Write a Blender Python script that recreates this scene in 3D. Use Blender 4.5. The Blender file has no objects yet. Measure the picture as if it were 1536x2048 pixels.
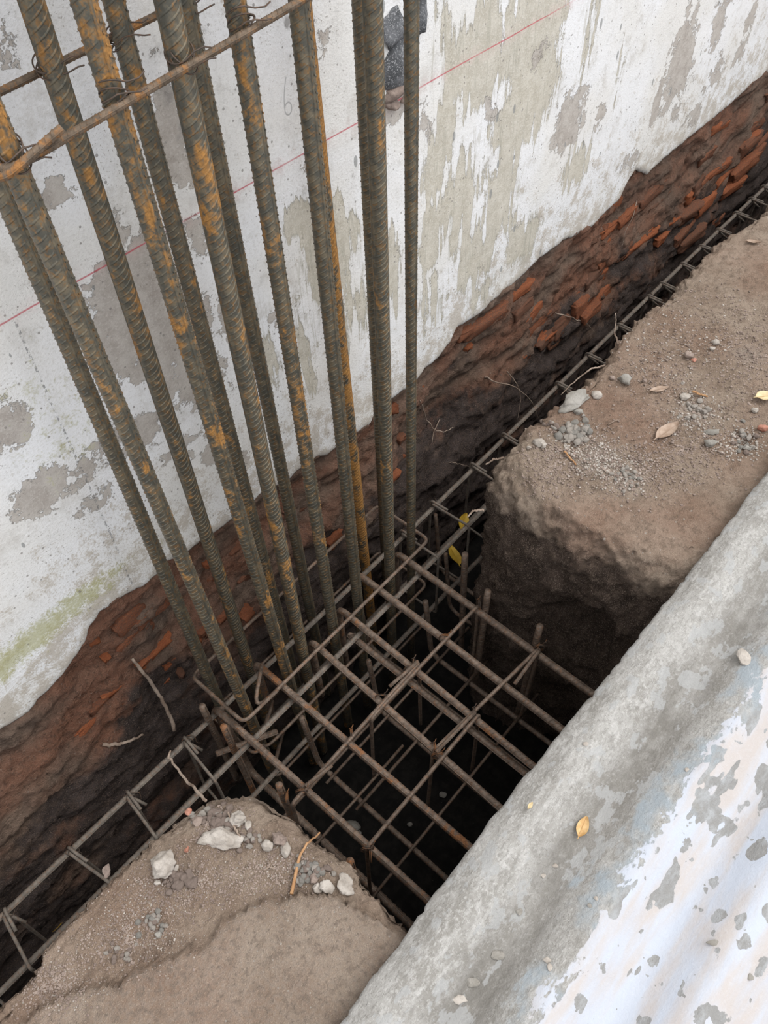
import bpy, bmesh, math, random
import numpy as np
from mathutils import Vector
from mathutils.bvhtree import BVHTree
random.seed(7); RNG = np.random.default_rng(11)
SC = bpy.context.scene; COL = SC.collection

# ------------------------------------------------------------------ camera
PA, PB, PC, F = -0.81540605, 0.64991091, -0.04504391, 1631.78      # pose and focal length (pixels of a 1536x2048 frame)
def rotm(a, b, c):
    ca, sa, cb, sb, cc, s_ = math.cos(a), math.sin(a), math.cos(b), math.sin(b), math.cos(c), math.sin(c)
    return (np.array([[ca,-sa,0],[sa,ca,0],[0,0,1]]) @ np.array([[1,0,0],[0,cb,-sb],[0,sb,cb]])
            @ np.array([[cc,-s_,0],[s_,cc,0],[0,0,1]]))
CM = rotm(PA, PB, PC); CP = np.array([0.0, -1.13, 1.6])
cam = bpy.data.cameras.new('camera'); camo = bpy.data.objects.new('camera', cam); COL.objects.link(camo)
cam.sensor_fit = 'VERTICAL'; cam.sensor_height = 32.0; cam.lens = F*32.0/2048.0; cam.clip_start = 0.02
from mathutils import Matrix
camo.matrix_world = Matrix.Translation(CP) @ Matrix(CM.tolist()).to_4x4()
SC.camera = camo

# ------------------------------------------------------------------ sky and sun: bright hazy overcast
w = bpy.data.worlds.new('sky'); SC.world = w; w.use_nodes = True
nt = w.node_tree; nt.nodes.clear()
o_ = nt.nodes.new('ShaderNodeOutputWorld'); bg = nt.nodes.new('ShaderNodeBackground')
tc = nt.nodes.new('ShaderNodeTexCoord'); sp = nt.nodes.new('ShaderNodeSeparateXYZ')
rp = nt.nodes.new('ShaderNodeValToRGB')
rp.color_ramp.elements[0].position = 0.0; rp.color_ramp.elements[0].color = (0.62, 0.65, 0.70, 1)
rp.color_ramp.elements[1].position = 1.0; rp.color_ramp.elements[1].color = (1.0, 1.0, 1.0, 1)
nt.links.new(tc.outputs['Generated'], sp.inputs[0]); nt.links.new(sp.outputs['Z'], rp.inputs[0])
nt.links.new(rp.outputs[0], bg.inputs[0]); bg.inputs[1].default_value = 1.78
nt.links.new(bg.outputs[0], o_.inputs[0])
sun = bpy.data.lights.new('sun', 'SUN'); sun.energy = 1.7; sun.angle = math.radians(34); sun.color = (1.0, 0.97, 0.93)
suno = bpy.data.objects.new('sun', sun); COL.objects.link(suno)
suno.rotation_euler = Vector((-0.42, 0.36, -0.83)).to_track_quat('-Z', 'Y').to_euler()
SC.view_settings.view_transform = 'Standard'; SC.view_settings.look = 'None'
SC.view_settings.exposure = 0.0; SC.view_settings.gamma = 1.0
SC.view_settings.use_curve_mapping = False

# ------------------------------------------------------------------ pixel -> point on a real plane
def ray(x, y): return CM @ np.array([(x-768)/F, -(y-1024)/F, -1.0])
def onZ(x, y, z): d = ray(x, y); return CP + d*((z-CP[2])/d[2])
def onY(x, y, Y): d = ray(x, y); return CP + d*((Y-CP[1])/d[1])

# ------------------------------------------------------------------ noise
_perm = np.random.default_rng(3).permutation(512)
_perm = np.concatenate([_perm, _perm, _perm]).astype(np.int64)
_grad = np.random.default_rng(5).normal(size=(512, 3)); _grad /= np.linalg.norm(_grad, axis=1)[:, None]
def perlin(p):
    p = np.asarray(p, float); i = np.floor(p).astype(np.int64); f = p - i; i &= 511
    u = f*f*f*(f*(f*6-15)+10); r = 0
    for dx in (0, 1):
        wx = u[..., 0] if dx else 1-u[..., 0]
        for dy in (0, 1):
            wy = u[..., 1] if dy else 1-u[..., 1]
            for dz in (0, 1):
                wz = u[..., 2] if dz else 1-u[..., 2]
                h = _perm[_perm[_perm[(i[..., 0]+dx) & 511] + ((i[..., 1]+dy) & 511)] + ((i[..., 2]+dz) & 511)]
                g = _grad[h]
                r = r + wx*wy*wz*(g[..., 0]*(f[..., 0]-dx) + g[..., 1]*(f[..., 1]-dy) + g[..., 2]*(f[..., 2]-dz))
    return r*1.6
def fbm(p, oct=4, gain=0.5):
    p = np.asarray(p, float); a = 1.0; s = 0; 
    for k in range(oct):
        s = s + a*perlin(p + 17.3*k); p = p*2.03; a *= gain
    return s
def sst(a, b, x): t = np.clip((x-a)/(b-a), 0, 1); return t*t*(3-2*t)

# ------------------------------------------------------------------ objects
def obj(name, me, mat=None, parent=None, loc=None):
    o = bpy.data.objects.new(name, me); COL.objects.link(o)
    if mat is not None and me is not None and not me.materials: me.materials.append(mat)
    if parent is not None: o.parent = parent
    if loc is not None: o.location = loc
    return o
def tag(o, label=None, cat=None, group=None, kind=None):
    if label: o['label'] = label
    if cat: o['category'] = cat
    if group: o['group'] = group
    if kind: o['kind'] = kind
    return o
def empty(name, loc=(0, 0, 0)):
    o = bpy.data.objects.new(name, None); COL.objects.link(o); o.location = loc; o.empty_display_size = .05; return o
def mesh(name, v, f, smooth=True):
    me = bpy.data.meshes.new(name)
    v = np.asarray(v, float)
    if isinstance(f, np.ndarray):
        n, k = f.shape
        me.vertices.add(len(v)); me.vertices.foreach_set('co', v.astype(np.float32).ravel())
        me.loops.add(n*k); me.loops.foreach_set('vertex_index', f.astype(np.int32).ravel())
        me.polygons.add(n); me.polygons.foreach_set('loop_start', np.arange(0, n*k, k, dtype=np.int32))
        me.update(calc_edges=True); me.validate()
    else:
        me.from_pydata(v.tolist(), [], [list(q) for q in f]); me.update()
    me.polygons.foreach_set('use_smooth', [smooth]*len(me.polygons))
    return me
def grid_faces(nu, nv, flip=False):
    i, j = np.meshgrid(np.arange(nu-1), np.arange(nv-1), indexing='ij'); a = (i*nv+j).ravel()
    q = np.stack([a, a+nv, a+nv+1, a+1], 1)
    return q[:, ::-1].copy() if flip else q
def set_attr(me, name, arr):
    at = me.color_attributes.new(name, 'FLOAT_COLOR', 'POINT')
    c = np.ones((len(me.vertices), 4), np.float32); c[:, :arr.shape[1]] = arr
    at.data.foreach_set('color', c.ravel())
def resample(P, n=None, step=None):
    P = np.asarray(P, float); d = np.r_[0, np.cumsum(np.linalg.norm(np.diff(P, axis=0), axis=1))]
    if n is None: n = max(2, int(d[-1]/step)+1)
    t = np.linspace(0, d[-1], n)
    return np.stack([np.interp(t, d, P[:, k]) for k in range(P.shape[1])], 1)

def fillet(P, r, n=6):
    P = [np.asarray(p, float) for p in P]; out = [P[0]]
    for a, b, c in zip(P[:-2], P[1:-1], P[2:]):
        u = (a-b); v = (c-b); lu, lv = np.linalg.norm(u), np.linalg.norm(v); u /= lu; v /= lv
        ang = math.acos(np.clip(u@v, -1, 1)); t = min(r/math.tan(ang/2+1e-6), .45*lu, .45*lv)
        p0, p1 = b+u*t, b+v*t
        for k in range(n+1):
            s = k/n; out.append((1-s)**2*p0 + 2*s*(1-s)*b + s*s*p1)
    out.append(P[-1]); return np.array(out)
def frames(P, closed=False):
    T = np.gradient(P, axis=0); T /= np.linalg.norm(T, axis=1)[:, None]+1e-12
    up = np.array([0.17, 0.29, 0.94]) if abs(T[0]@np.array([.17, .29, .94])) < .9 else np.array([.9, .3, .1])
    n = up - T[0]*(up@T[0]); n /= np.linalg.norm(n); N = [n]
    for k in range(1, len(P)):
        n = n - T[k]*(n@T[k]); n = n/(np.linalg.norm(n)+1e-12); N.append(n)
    N = np.array(N); return T, N, np.cross(T, N)
def sweep_vf(P, r, sides=10, cap=True):
    P = np.asarray(P, float); r = np.broadcast_to(np.asarray(r, float), (len(P),))
    T, N, B = frames(P); a = np.linspace(0, 2*np.pi, sides, endpoint=False)
    ring = N[:, None, :]*np.cos(a)[None, :, None] + B[:, None, :]*np.sin(a)[None, :, None]
    v = (P[:, None, :] + ring*r[:, None, None]).reshape(-1, 3); f = []
    n = len(P)
    for i in range(n-1):
        for j in range(sides):
            k = (j+1) % sides; f.append((i*sides+j, i*sides+k, (i+1)*sides+k, (i+1)*sides+j))
    if cap:
        f.append(tuple(range(sides))[::-1]); f.append(tuple((n-1)*sides+j for j in range(sides)))
    return v, f
def sweep(name, P, r, sides=8):
    v, f = sweep_vf(P, r, sides); return mesh(name, v, f)
def rebar(name, P, D, pitch=None, sides=12, roll=0.0, herring=True):
    """deformed bar along path P: round core, two long ribs, slanted crescent ribs on both faces"""
    P = np.asarray(P, float); r = D*0.46; pitch = pitch or D*0.62
    v, f = sweep_vf(P, r, sides); V = [v]; Fc = list(f); base = len(v)
    d = np.r_[0, np.cumsum(np.linalg.norm(np.diff(P, axis=0), axis=1))]; L = d[-1]
    T, N, B = frames(P)
    def at(s):
        s = np.clip(s, 0, L); g = lambda A: np.stack([np.interp(s, d, A[:, k]) for k in range(3)], -1)
        t, n = g(T), g(N); t /= np.linalg.norm(t, axis=-1)[..., None]
        n = n - t*np.sum(n*t, -1)[..., None]; n /= np.linalg.norm(n, axis=-1)[..., None]
        return g(P), t, n, np.cross(t, n)
    def put(s, ang, rad):
        p, t, n, b = at(s)
        return p + (n*np.cos(ang)[..., None] + b*np.sin(ang)[..., None])*rad[..., None]
    h = D*0.040; wd = min(D*0.075, pitch*.2)
    ks = np.arange(pitch*.6, L-pitch*.4, pitch); m = 6
    for side in (0, 1):
        phi = np.linspace(-1.25, 1.25, m)
        S = ks[:, None] + (pitch*.5 if side else 0) + (phi[None, :]*r*0.62)*(1 if (side and herring) else -1)
        ang = np.broadcast_to(phi[None, :] + side*np.pi + roll, S.shape)
        prof = np.clip(np.cos(phi*1.18), 0, 1)**.3
        A = put(S-wd, ang, np.full(S.shape, r*0.985)); C_ = put(S+wd, ang, np.full(S.shape, r*.985))
        R1 = np.broadcast_to(r*.985 + h*prof[None, :]*1.25, S.shape)
        B1 = put(S-wd*.35, ang, R1); B2 = put(S+wd*.35, ang, R1)
        blk = np.stack([A, B1, B2, C_], 2).reshape(-1, 3)
        nk = len(ks)
        for k in range(nk):
            for i in range(m-1):
                q = base + (k*m+i)*4
                for e in range(3): Fc.append((q+e, q+4+e, q+5+e, q+1+e))
        V.append(blk); base += len(blk)
    ns = max(2, len(P)); ss = d
    for side in (0, 1):
        a0 = roll + np.pi/2 + side*np.pi; da = .16
        rows = [put(ss, np.full(ss.shape, a0+x), np.full(ss.shape, rr)) for x, rr in ((-da, r*.97), (-da*.55, r+h*1.1), (da*.55, r+h*1.1), (da, r*.97))]
        blk = np.stack(rows, 1).reshape(-1, 3)
        for i in range(len(ss)-1):
            q = base+i*4
            for e in range(3): Fc.append((q+e, q+4+e, q+5+e, q+1+e))
        V.append(blk); base += len(blk)
    me = mesh(name, np.concatenate(V), Fc); return me
ICO = {}
def ico(sub):
    if sub not in ICO:
        b = bmesh.new(); bmesh.ops.create_icosphere(b, subdivisions=sub, radius=1); b.verts.ensure_lookup_table()
        ICO[sub] = (np.array([v.co[:] for v in b.verts]), np.array([[v.index for v in f.verts] for f in b.faces])); b.free()
    return ICO[sub]
def stone_vf(size, seed, sub=2, rough=.35, facet=.5):
    v, f = ico(sub); v = v.copy(); r = np.random.default_rng(seed)
    for k in range(15):                                                 # planes cut the lump into broken facets
        n = r.normal(size=3); n /= np.linalg.norm(n); dcut = r.uniform(.55, .88); s = v@n
        v = v - np.outer(np.clip(s-dcut, 0, None)*facet*1.6, n)
    v = v*(1 + rough*.5*fbm(v*1.7+seed*3.1, 3)[:, None] + .05*fbm(v*6+seed, 2)[:, None])
    return v*np.asarray(size), f
def stone_mesh(name, size, seed, sub=2, rough=.35, facet=.5):
    v, f = stone_vf(size, seed, sub, rough, facet); return mesh(name, v, f, smooth=sub > 2)

# ------------------------------------------------------------------ node helper
class NT:
    def __init__(s, name):
        s.m = bpy.data.materials.new(name); s.m.use_nodes = True; s.t = s.m.node_tree; s.t.nodes.clear()
        s.out = s.t.nodes.new('ShaderNodeOutputMaterial'); s.b = s.t.nodes.new('ShaderNodeBsdfPrincipled')
        s.t.links.new(s.b.outputs[0], s.out.inputs[0])
        s.co = s.t.nodes.new('ShaderNodeTexCoord').outputs['Object']
    def n(s, k): return s.t.nodes.new('ShaderNode'+k)
    def put(s, inp, v):
        if isinstance(v, bpy.types.NodeSocket): s.t.links.new(v, inp)
        elif isinstance(v, (int, float)): inp.default_value = v
        else:
            v = tuple(v)
            inp.default_value = v if len(v) == len(inp.default_value) else v[:3]+(1,)
    def map(s, scale=(1, 1, 1), loc=(0, 0, 0), rot=(0, 0, 0), vec=None):
        m = s.n('Mapping'); s.put(m.inputs[0], vec or s.co); m.inputs['Scale'].default_value = scale
        m.inputs['Location'].default_value = loc; m.inputs['Rotation'].default_value = rot; return m.outputs[0]
    def noise(s, scale, detail=4, rough=.55, vec=None, dist=0):
        x = s.n('TexNoise'); s.put(x.inputs['Vector'], vec or s.co); x.inputs['Scale'].default_value = scale
        x.inputs['Detail'].default_value = detail; x.inputs['Roughness'].default_value = rough
        x.inputs['Distortion'].default_value = dist; return x.outputs['Fac']
    def voro(s, scale, vec=None, feat='F1', out='Distance', rnd=1.0):
        x = s.n('TexVoronoi'); x.feature = feat; s.put(x.inputs['Vector'], vec or s.co); x.inputs['Scale'].default_value = scale
        x.inputs['Randomness'].default_value = rnd; return x.outputs[out]
    def m_(s, op, a, b=None, c=None, clamp=False):
        x = s.n('Math'); x.operation = op; x.use_clamp = clamp; s.put(x.inputs[0], a)
        if b is not None: s.put(x.inputs[1], b)
        if c is not None: s.put(x.inputs[2], c)
        return x.outputs[0]
    def ss(s, a, b, v):
        x = s.n('MapRange'); x.interpolation_type = 'SMOOTHSTEP'; s.put(x.inputs[0], v)
        x.inputs[1].default_value = a; x.inputs[2].default_value = b; return x.outputs[0]
    def mix(s, f, a, b, bt='MIX'):
        x = s.n('Mix'); x.data_type = 'RGBA'; x.blend_type = bt; s.put(x.inputs[0], f); s.put(x.inputs[6], a); s.put(x.inputs[7], b); return x.outputs[2]
    def ramp(s, f, st):
        x = s.n('ValToRGB'); s.put(x.inputs[0], f); e = x.color_ramp.elements
        while len(e) < len(st): e.new(.5)
        for k, (p, c) in enumerate(st): e[k].position = p; e[k].color = tuple(c)+(1,)
        return x.outputs[0]
    def attr(s, name):
        x = s.n('Attribute'); x.attribute_name = name; p = s.n('SeparateColor'); s.t.links.new(x.outputs['Color'], p.inputs[0])
        return p.outputs[0], p.outputs[1], p.outputs[2]
    def prop(s, name):
        x = s.n('Attribute'); x.attribute_type = 'OBJECT'; x.attribute_name = name; return x.outputs['Fac']
    def rnd(s): return s.n('ObjectInfo').outputs['Random']
    def xyz(s, v=None):
        p = s.n('SeparateXYZ'); s.put(p.inputs[0], v or s.co); return p.outputs[0], p.outputs[1], p.outputs[2]
    def shift(s, mult=37.0):
        x = s.n('VectorMath'); x.operation = 'ADD'; s.put(x.inputs[0], s.co); c = s.n('CombineXYZ')
        r = s.m_('MULTIPLY', s.rnd(), mult); s.put(c.inputs[0], r); s.put(c.inputs[1], r); s.put(c.inputs[2], r)
        s.t.links.new(c.outputs[0], x.inputs[1]); return x.outputs[0]
    def done(s, col, rough=.9, bump=None, dist=.002, strength=1.0, metal=0.0, spec=.3):
        s.put(s.b.inputs['Base Color'], col); s.put(s.b.inputs['Roughness'], rough); s.put(s.b.inputs['Metallic'], metal)
        s.put(s.b.inputs['Specular IOR Level'], spec)
        if bump is not None:
            x = s.n('Bump'); s.put(x.inputs['Height'], bump); x.inputs['Distance'].default_value = dist
            x.inputs['Strength'].default_value = strength; s.t.links.new(x.outputs[0], s.b.inputs['Normal'])
        return s.m

# ------------------------------------------------------------------ materials
def mat_steel(name, base, dust, rust, rustmin, rough=.62, metal=.35):
    t = NT(name); v = t.shift(); rb = t.prop('rust')
    n1 = t.noise(24, 5, .65, vec=t.map((1, 1, .4), vec=v)); n2 = t.noise(60, 4, .65, vec=v); n3 = t.noise(220, 3, .6, vec=v)
    c = t.mix(t.ss(.38, .66, n2), base, dust)
    k = t.m_('ADD', t.m_('MULTIPLY', n1, .75), t.m_('MULTIPLY', n2, .45)); k = t.m_('ADD', k, rb)
    f = t.ss(rustmin, rustmin+.11, k)
    rc = t.mix(t.ss(.35, .65, n3), tuple(x*.6 for x in rust), rust)
    c = t.mix(t.m_('MULTIPLY', t.ss(.52, .62, t.noise(130, 4, .7, vec=v)), .45), c, tuple(x*.75 for x in rust))
    c = t.mix(t.m_('MULTIPLY', f, .85), c, rc)
    c = t.mix(t.m_('MULTIPLY', t.ss(.62, .74, t.noise(34, 4, .7, vec=v)), .5), c, tuple(x*.35 for x in base))
    return t.done(c, t.m_('ADD', rough, t.m_('MULTIPLY', f, .25)), n3, .0006, .6, t.m_('MULTIPLY', t.m_('SUBTRACT', 1.0, f), metal), .4)
M = {}
M['column_steel'] = mat_steel('column_steel', (.105, .101, .082), (.205, .172, .118), (.42, .195, .042), .660, .5, .5)
M['mat_steel'] = mat_steel('mat_steel', (.125, .093, .072), (.225, .170, .132), (.30, .125, .045), .70, .62, .25)
M['tie_steel'] = mat_steel('tie_steel', (.11, .08, .055), (.20, .145, .10), (.36, .16, .045), .58, .7, .2)
M['beam_steel'] = mat_steel('beam_steel', (.13, .112, .095), (.21, .18, .15), (.25, .12, .06), .84, .7, .25)
M['wire'] = mat_steel('wire', (.07, .055, .045), (.12, .085, .065), (.26, .11, .04), .80, .7, .2)

def mat_wall():
    t = NT('painted_plaster'); X, Y, Z = t.xyz(); pr, dg, mo = t.attr('wear'); dirt, dark, base_ = t.attr('wear2')
    n = t.noise; fine = n(170, 4, .7); mid = n(28, 5, .65); low = n(3.2, 4, .5); big = n(9, 5, .62)
    drip = n(1.0, 4, .55, vec=t.map((34, 34, 3.2)), dist=.4); drip2 = n(1.0, 4, .6, vec=t.map((120, 120, 9)))
    # paint
    c = t.mix(t.ss(.4, .62, low), (.83, .83, .835), (.78, .765, .735))
    c = t.mix(t.m_('MULTIPLY', t.ss(.48, .75, mid), .45), c, (.62, .615, .60))
    c = t.mix(t.m_('MULTIPLY', t.ss(.5, .68, fine), .38), c, (.58, .56, .52))
    c = t.mix(t.m_('MULTIPLY', t.ss(.52, .64, n(7, 6, .75)), .42), c, (.53, .50, .455))
    # grime of the lower band
    g = t.m_('ADD', t.m_('MULTIPLY', t.m_('SUBTRACT', n(12, 6, .7), .5), 1.5), t.m_('ADD', t.m_('MULTIPLY', t.m_('SUBTRACT', mid, .5), 1.0), t.m_('MULTIPLY', t.m_('SUBTRACT', fine, .5), .9)))
    g = t.ss(.42, .70, t.m_('ADD', g, t.m_('ADD', .22, t.m_('MULTIPLY', dirt, .42))))
    c = t.mix(t.m_('MULTIPLY', g, .80), c, (.50, .445, .375))
    c = t.mix(t.m_('MULTIPLY', t.m_('MULTIPLY', t.ss(.54, .66, n(300, 3, .7)), t.m_('ADD', .15, dirt)), .55), c, (.34, .30, .25))
    # peeled brown-grey patches
    e = t.m_('ADD', pr, t.m_('MULTIPLY', t.m_('SUBTRACT', t.m_('ADD', t.m_('MULTIPLY', big, .55), t.m_('MULTIPLY', mid, .45)), .5), 2.3))
    e = t.m_('ADD', e, t.m_('MULTIPLY', t.m_('SUBTRACT', fine, .5), .35))
    p1 = t.ss(.49, .525, e)
    pc = t.mix(t.ss(.35, .65, mid), (.37, .325, .285), (.50, .46, .415)); pc = t.mix(t.m_('MULTIPLY', t.ss(.5, .66, fine), .5), pc, (.62, .59, .55))
    # washed olive-grey runs
    e2 = t.m_('ADD', dg, t.m_('MULTIPLY', t.m_('SUBTRACT', t.m_('ADD', t.m_('MULTIPLY', drip, .62), t.m_('MULTIPLY', big, .38)), .5), 2.1))
    e2 = t.m_('ADD', e2, t.m_('MULTIPLY', t.m_('SUBTRACT', drip2, .5), .22))
    e2 = t.m_('ADD', e2, t.m_('MULTIPLY', t.m_('SUBTRACT', fine, .5), .22))
    p2 = t.ss(.49, .53, e2); rim = t.m_('SUBTRACT', t.ss(.44, .49, e2), t.ss(.51, .60, e2))
    sn = n(1.0, 3, .5, vec=t.map((26, 26, 1.5), loc=(5, 0, 2)), dist=.3); sl = t.m_('SUBTRACT', 1.0, t.ss(.006, .020, t.m_('ABSOLUTE', t.m_('SUBTRACT', sn, .52))))
    sl = t.m_('MULTIPLY', sl, t.m_('MULTIPLY', t.ss(.15, .5, dg), t.ss(.42, .55, n(7, 3, .6))))
    oc = t.mix(t.ss(.35, .68, mid), (.46, .42, .335), (.60, .56, .475)); oc = t.mix(t.m_('MULTIPLY', t.ss(.48, .66, fine), .6), oc, (.70, .67, .60))
    c = t.mix(t.m_('MULTIPLY', p2, .9), c, oc); c = t.mix(t.m_('MULTIPLY', rim, .30), c, (.36, .33, .25))
    c = t.mix(t.m_('MULTIPLY', sl, .55), c, (.42, .40, .33)); c = t.mix(t.m_('MULTIPLY', p1, .93), c, pc)
    # dark stains, moss
    c = t.mix(t.m_('MULTIPLY', t.ss(.45, .8, t.m_('ADD', dark, t.m_('MULTIPLY', t.m_('SUBTRACT', mid, .5), 1.3))), .7), c, (.20, .185, .17))
    c = t.mix(t.m_('MULTIPLY', t.ss(.34, .80, t.m_('ADD', mo, t.m_('ADD', t.m_('MULTIPLY', t.m_('SUBTRACT', mid, .5), 1.5), t.m_('MULTIPLY', t.m_('SUBTRACT', fine, .5), 1.1)))), .68), c, (.41, .40, .17))
    c = t.mix(t.m_('MULTIPLY', base_, .85), c, (.74, .72, .68))
    # specks and chips
    tiny = t.m_('MULTIPLY', t.ss(.60, .66, n(230, 3, .65)), t.m_('ADD', .18, t.m_('MULTIPLY', t.ss(.42, .62, big), .62)))
    c = t.mix(tiny, c, (.30, .27, .235))
    vc = t.voro(75, out='Color'); vd = t.voro(75); sp_ = t.n('SeparateColor'); t.put(sp_.inputs[0], vc)
    s1 = t.m_('MULTIPLY', t.m_('LESS_THAN', vd, t.m_('MULTIPLY', sp_.outputs[1], .20)), t.m_('GREATER_THAN', sp_.outputs[0], .52))
    vv = t.map((30, 30, 13), rot=(0, .35, 0)); vd2 = t.voro(1.0, vec=vv); sp2 = t.n('SeparateColor'); t.put(sp2.inputs[0], t.voro(1.0, vec=vv, out='Color'))
    s2 = t.m_('MULTIPLY', t.m_('LESS_THAN', t.m_('ADD', vd2, t.m_('MULTIPLY', mid, .12)), t.m_('MULTIPLY', sp2.outputs[1], .24)), t.m_('GREATER_THAN', sp2.outputs[0], .70))
    c = t.mix(t.m_('MULTIPLY', s1, .7), c, (.24, .22, .20)); c = t.mix(t.m_('MULTIPLY', s2, .75), c, (.26, .265, .26))
    # snapped red chalk line, pencil ticks
    lz = t.m_('ABSOLUTE', t.m_('SUBTRACT', Z, t.m_('ADD', .7655, t.m_('MULTIPLY', t.m_('SUBTRACT', 1.0, X), .019))))
    br = t.ss(.36, .50, n(3.3, 3, .6, vec=t.map((1, 1, 0))))
    ln = t.m_('MULTIPLY', t.m_('SUBTRACT', 1.0, t.ss(.0004, .0026, t.m_('ADD', lz, t.m_('MULTIPLY', t.m_('SUBTRACT', fine, .5), .003)))), t.m_('ADD', .12, t.m_('MULTIPLY', br, .8)))
    halo = t.m_('MULTIPLY', t.m_('SUBTRACT', 1.0, t.ss(.0, .03, lz)), t.m_('MULTIPLY', t.ss(.4, .7, mid), .22))
    c = t.mix(halo, c, (.66, .36, .36)); c = t.mix(t.m_('MULTIPLY', ln, .85), c, (.52, .06, .09))
    for x0, k, zt, zb in ((.345, .03, .77, .14), (.345, .0, .12, .02)):
        lx = t.m_('ABSOLUTE', t.m_('SUBTRACT', X, t.m_('ADD', x0, t.m_('MULTIPLY', Z, k))))
        pk = t.m_('MULTIPLY', t.m_('LESS_THAN', lx, .0022), t.m_('MULTIPLY', t.m_('LESS_THAN', Z, zt), t.m_('GREATER_THAN', Z, zb)))
        c = t.mix(t.m_('MULTIPLY', t.m_('MULTIPLY', pk, t.ss(.48, .56, n(120, 3, .7))), .7), c, (.18, .18, .18))
    # small pencilled figure 6 and a tick
    rx = t.m_('SUBTRACT', X, .993); rz = t.m_('SUBTRACT', Z, .862)
    rr = t.m_('SQRT', t.m_('ADD', t.m_('POWER', t.m_('DIVIDE', rx, .0085), 2.0), t.m_('POWER', t.m_('DIVIDE', rz, .011), 2.0)))
    six = t.m_('LESS_THAN', t.m_('ABSOLUTE', t.m_('SUBTRACT', rr, 1.0)), .15)
    st_ = t.m_('LESS_THAN', t.m_('ABSOLUTE', t.m_('SUBTRACT', rx, t.m_('SUBTRACT', t.m_('MULTIPLY', t.m_('POWER', rz, 2.0), 4.0), .0085))), .0013)
    st_ = t.m_('MULTIPLY', st_, t.m_('MULTIPLY', t.m_('GREATER_THAN', rz, 0.0), t.m_('LESS_THAN', rz, .055)))
    c = t.mix(t.m_('MULTIPLY', t.m_('MAXIMUM', six, st_), .6), c, (.30, .30, .30))
    hgt = t.m_('SUBTRACT', t.m_('ADD', t.m_('MULTIPLY', fine, .5), t.m_('MULTIPLY', mid, t.m_('ADD', .3, dirt))), t.m_('ADD', t.m_('MULTIPLY', p1, 1.0), t.m_('MULTIPLY', p2, .55)))
    hgt = t.m_('SUBTRACT', hgt, t.m_('ADD', s1, s2))
    return t.done(c, .88, hgt, .0028, .9)
M['wall'] = mat_wall()

def mat_earth(name, c1, c2, c3, speck, grit=.5, wet_shade=(.05, .04, .034), RED=.5):
    t = NT(name); n = t.noise; big = n(4.5, 5, .6); mid = n(22, 6, .66); fine = n(120, 5, .7); vf = n(420, 3, .7)
    c = t.mix(t.ss(.36, .64, big), c1, c2); c = t.mix(t.m_('MULTIPLY', t.ss(.45, .72, mid), .6), c, c3)
    a, b, d = t.attr('tone')                                       # a moist soil plus shade painted on cut faces, b reddish, d pale dust
    c = t.mix(t.m_('MULTIPLY', b, RED), c, (.33, .135, .078))
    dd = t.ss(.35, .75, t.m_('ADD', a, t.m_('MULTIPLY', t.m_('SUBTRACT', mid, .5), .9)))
    wc = t.mix(t.ss(.35, .7, n(16, 5, .65)), wet_shade, tuple(x*2.1 for x in wet_shade)); wc = t.mix(t.m_('MULTIPLY', t.ss(.5, .7, fine), .5), wc, tuple(x*3.0 for x in wet_shade))  # moist earth colour, dark enough to carry the painted shade
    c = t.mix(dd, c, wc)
    c = t.mix(t.m_('MULTIPLY', t.ss(.38, .85, t.m_('ADD', d, t.m_('MULTIPLY', t.m_('SUBTRACT', fine, .5), 1.0))), .65), c, (.47, .41, .36))
    c = t.mix(t.m_('MULTIPLY', t.ss(.55, .72, fine), .42), c, tuple(x*.45 for x in c1))
    c = t.mix(t.m_('MULTIPLY', t.ss(.55, .66, vf), .5), c, tuple(min(1, x*1.55) for x in c2))
    s = None
    for sc, th, rd in ((130, .80, .30), (60, .91, .24)):
        sp_ = t.n('SeparateColor'); t.put(sp_.inputs[0], t.voro(sc, out='Color'))
        k = t.m_('MULTIPLY', t.m_('LESS_THAN', t.m_('ADD', t.voro(sc), t.m_('MULTIPLY', fine, .1)), t.m_('MULTIPLY', sp_.outputs[1], rd)), t.m_('GREATER_THAN', sp_.outputs[0], th))
        s = k if s is None else t.m_('MAXIMUM', s, k)
    sc_ = t.m_('MULTIPLY', t.m_('MULTIPLY', s, grit), t.m_('SUBTRACT', 1.0, t.m_('MULTIPLY', dd, .8)))
    c = t.mix(sc_, c, speck)
    h = t.m_('ADD', t.m_('MULTIPLY', mid, .9), t.m_('ADD', t.m_('MULTIPLY', fine, .55), t.m_('MULTIPLY', s, .25)))
    c = t.mix(t.m_('MULTIPLY', t.ss(.50, .60, n(60, 5, .75)), .42), c, tuple(x*.55 for x in c1))
    return t.done(c, .95, t.m_('ADD', h, t.m_('MULTIPLY', vf, .3)), .022, 1.0, 0, .12)
M['bank'] = mat_earth('bank_soil', (.365, .275, .208), (.465, .368, .290), (.290, .205, .152), (.60, .54, .48), .8, wet_shade=(.058, .042, .034))
M['found'] = mat_earth('foundation_soil', (.185, .128, .098), (.28, .20, .152), (.115, .084, .072), (.45, .39, .34), .5, RED=.62, wet_shade=(.052, .041, .038))
def mat_mud():
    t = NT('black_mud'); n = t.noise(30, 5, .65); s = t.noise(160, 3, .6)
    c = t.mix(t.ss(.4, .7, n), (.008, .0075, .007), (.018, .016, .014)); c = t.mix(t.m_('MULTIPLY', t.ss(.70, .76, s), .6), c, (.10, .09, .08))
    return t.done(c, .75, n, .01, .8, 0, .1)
M['mud'] = mat_mud()
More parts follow.
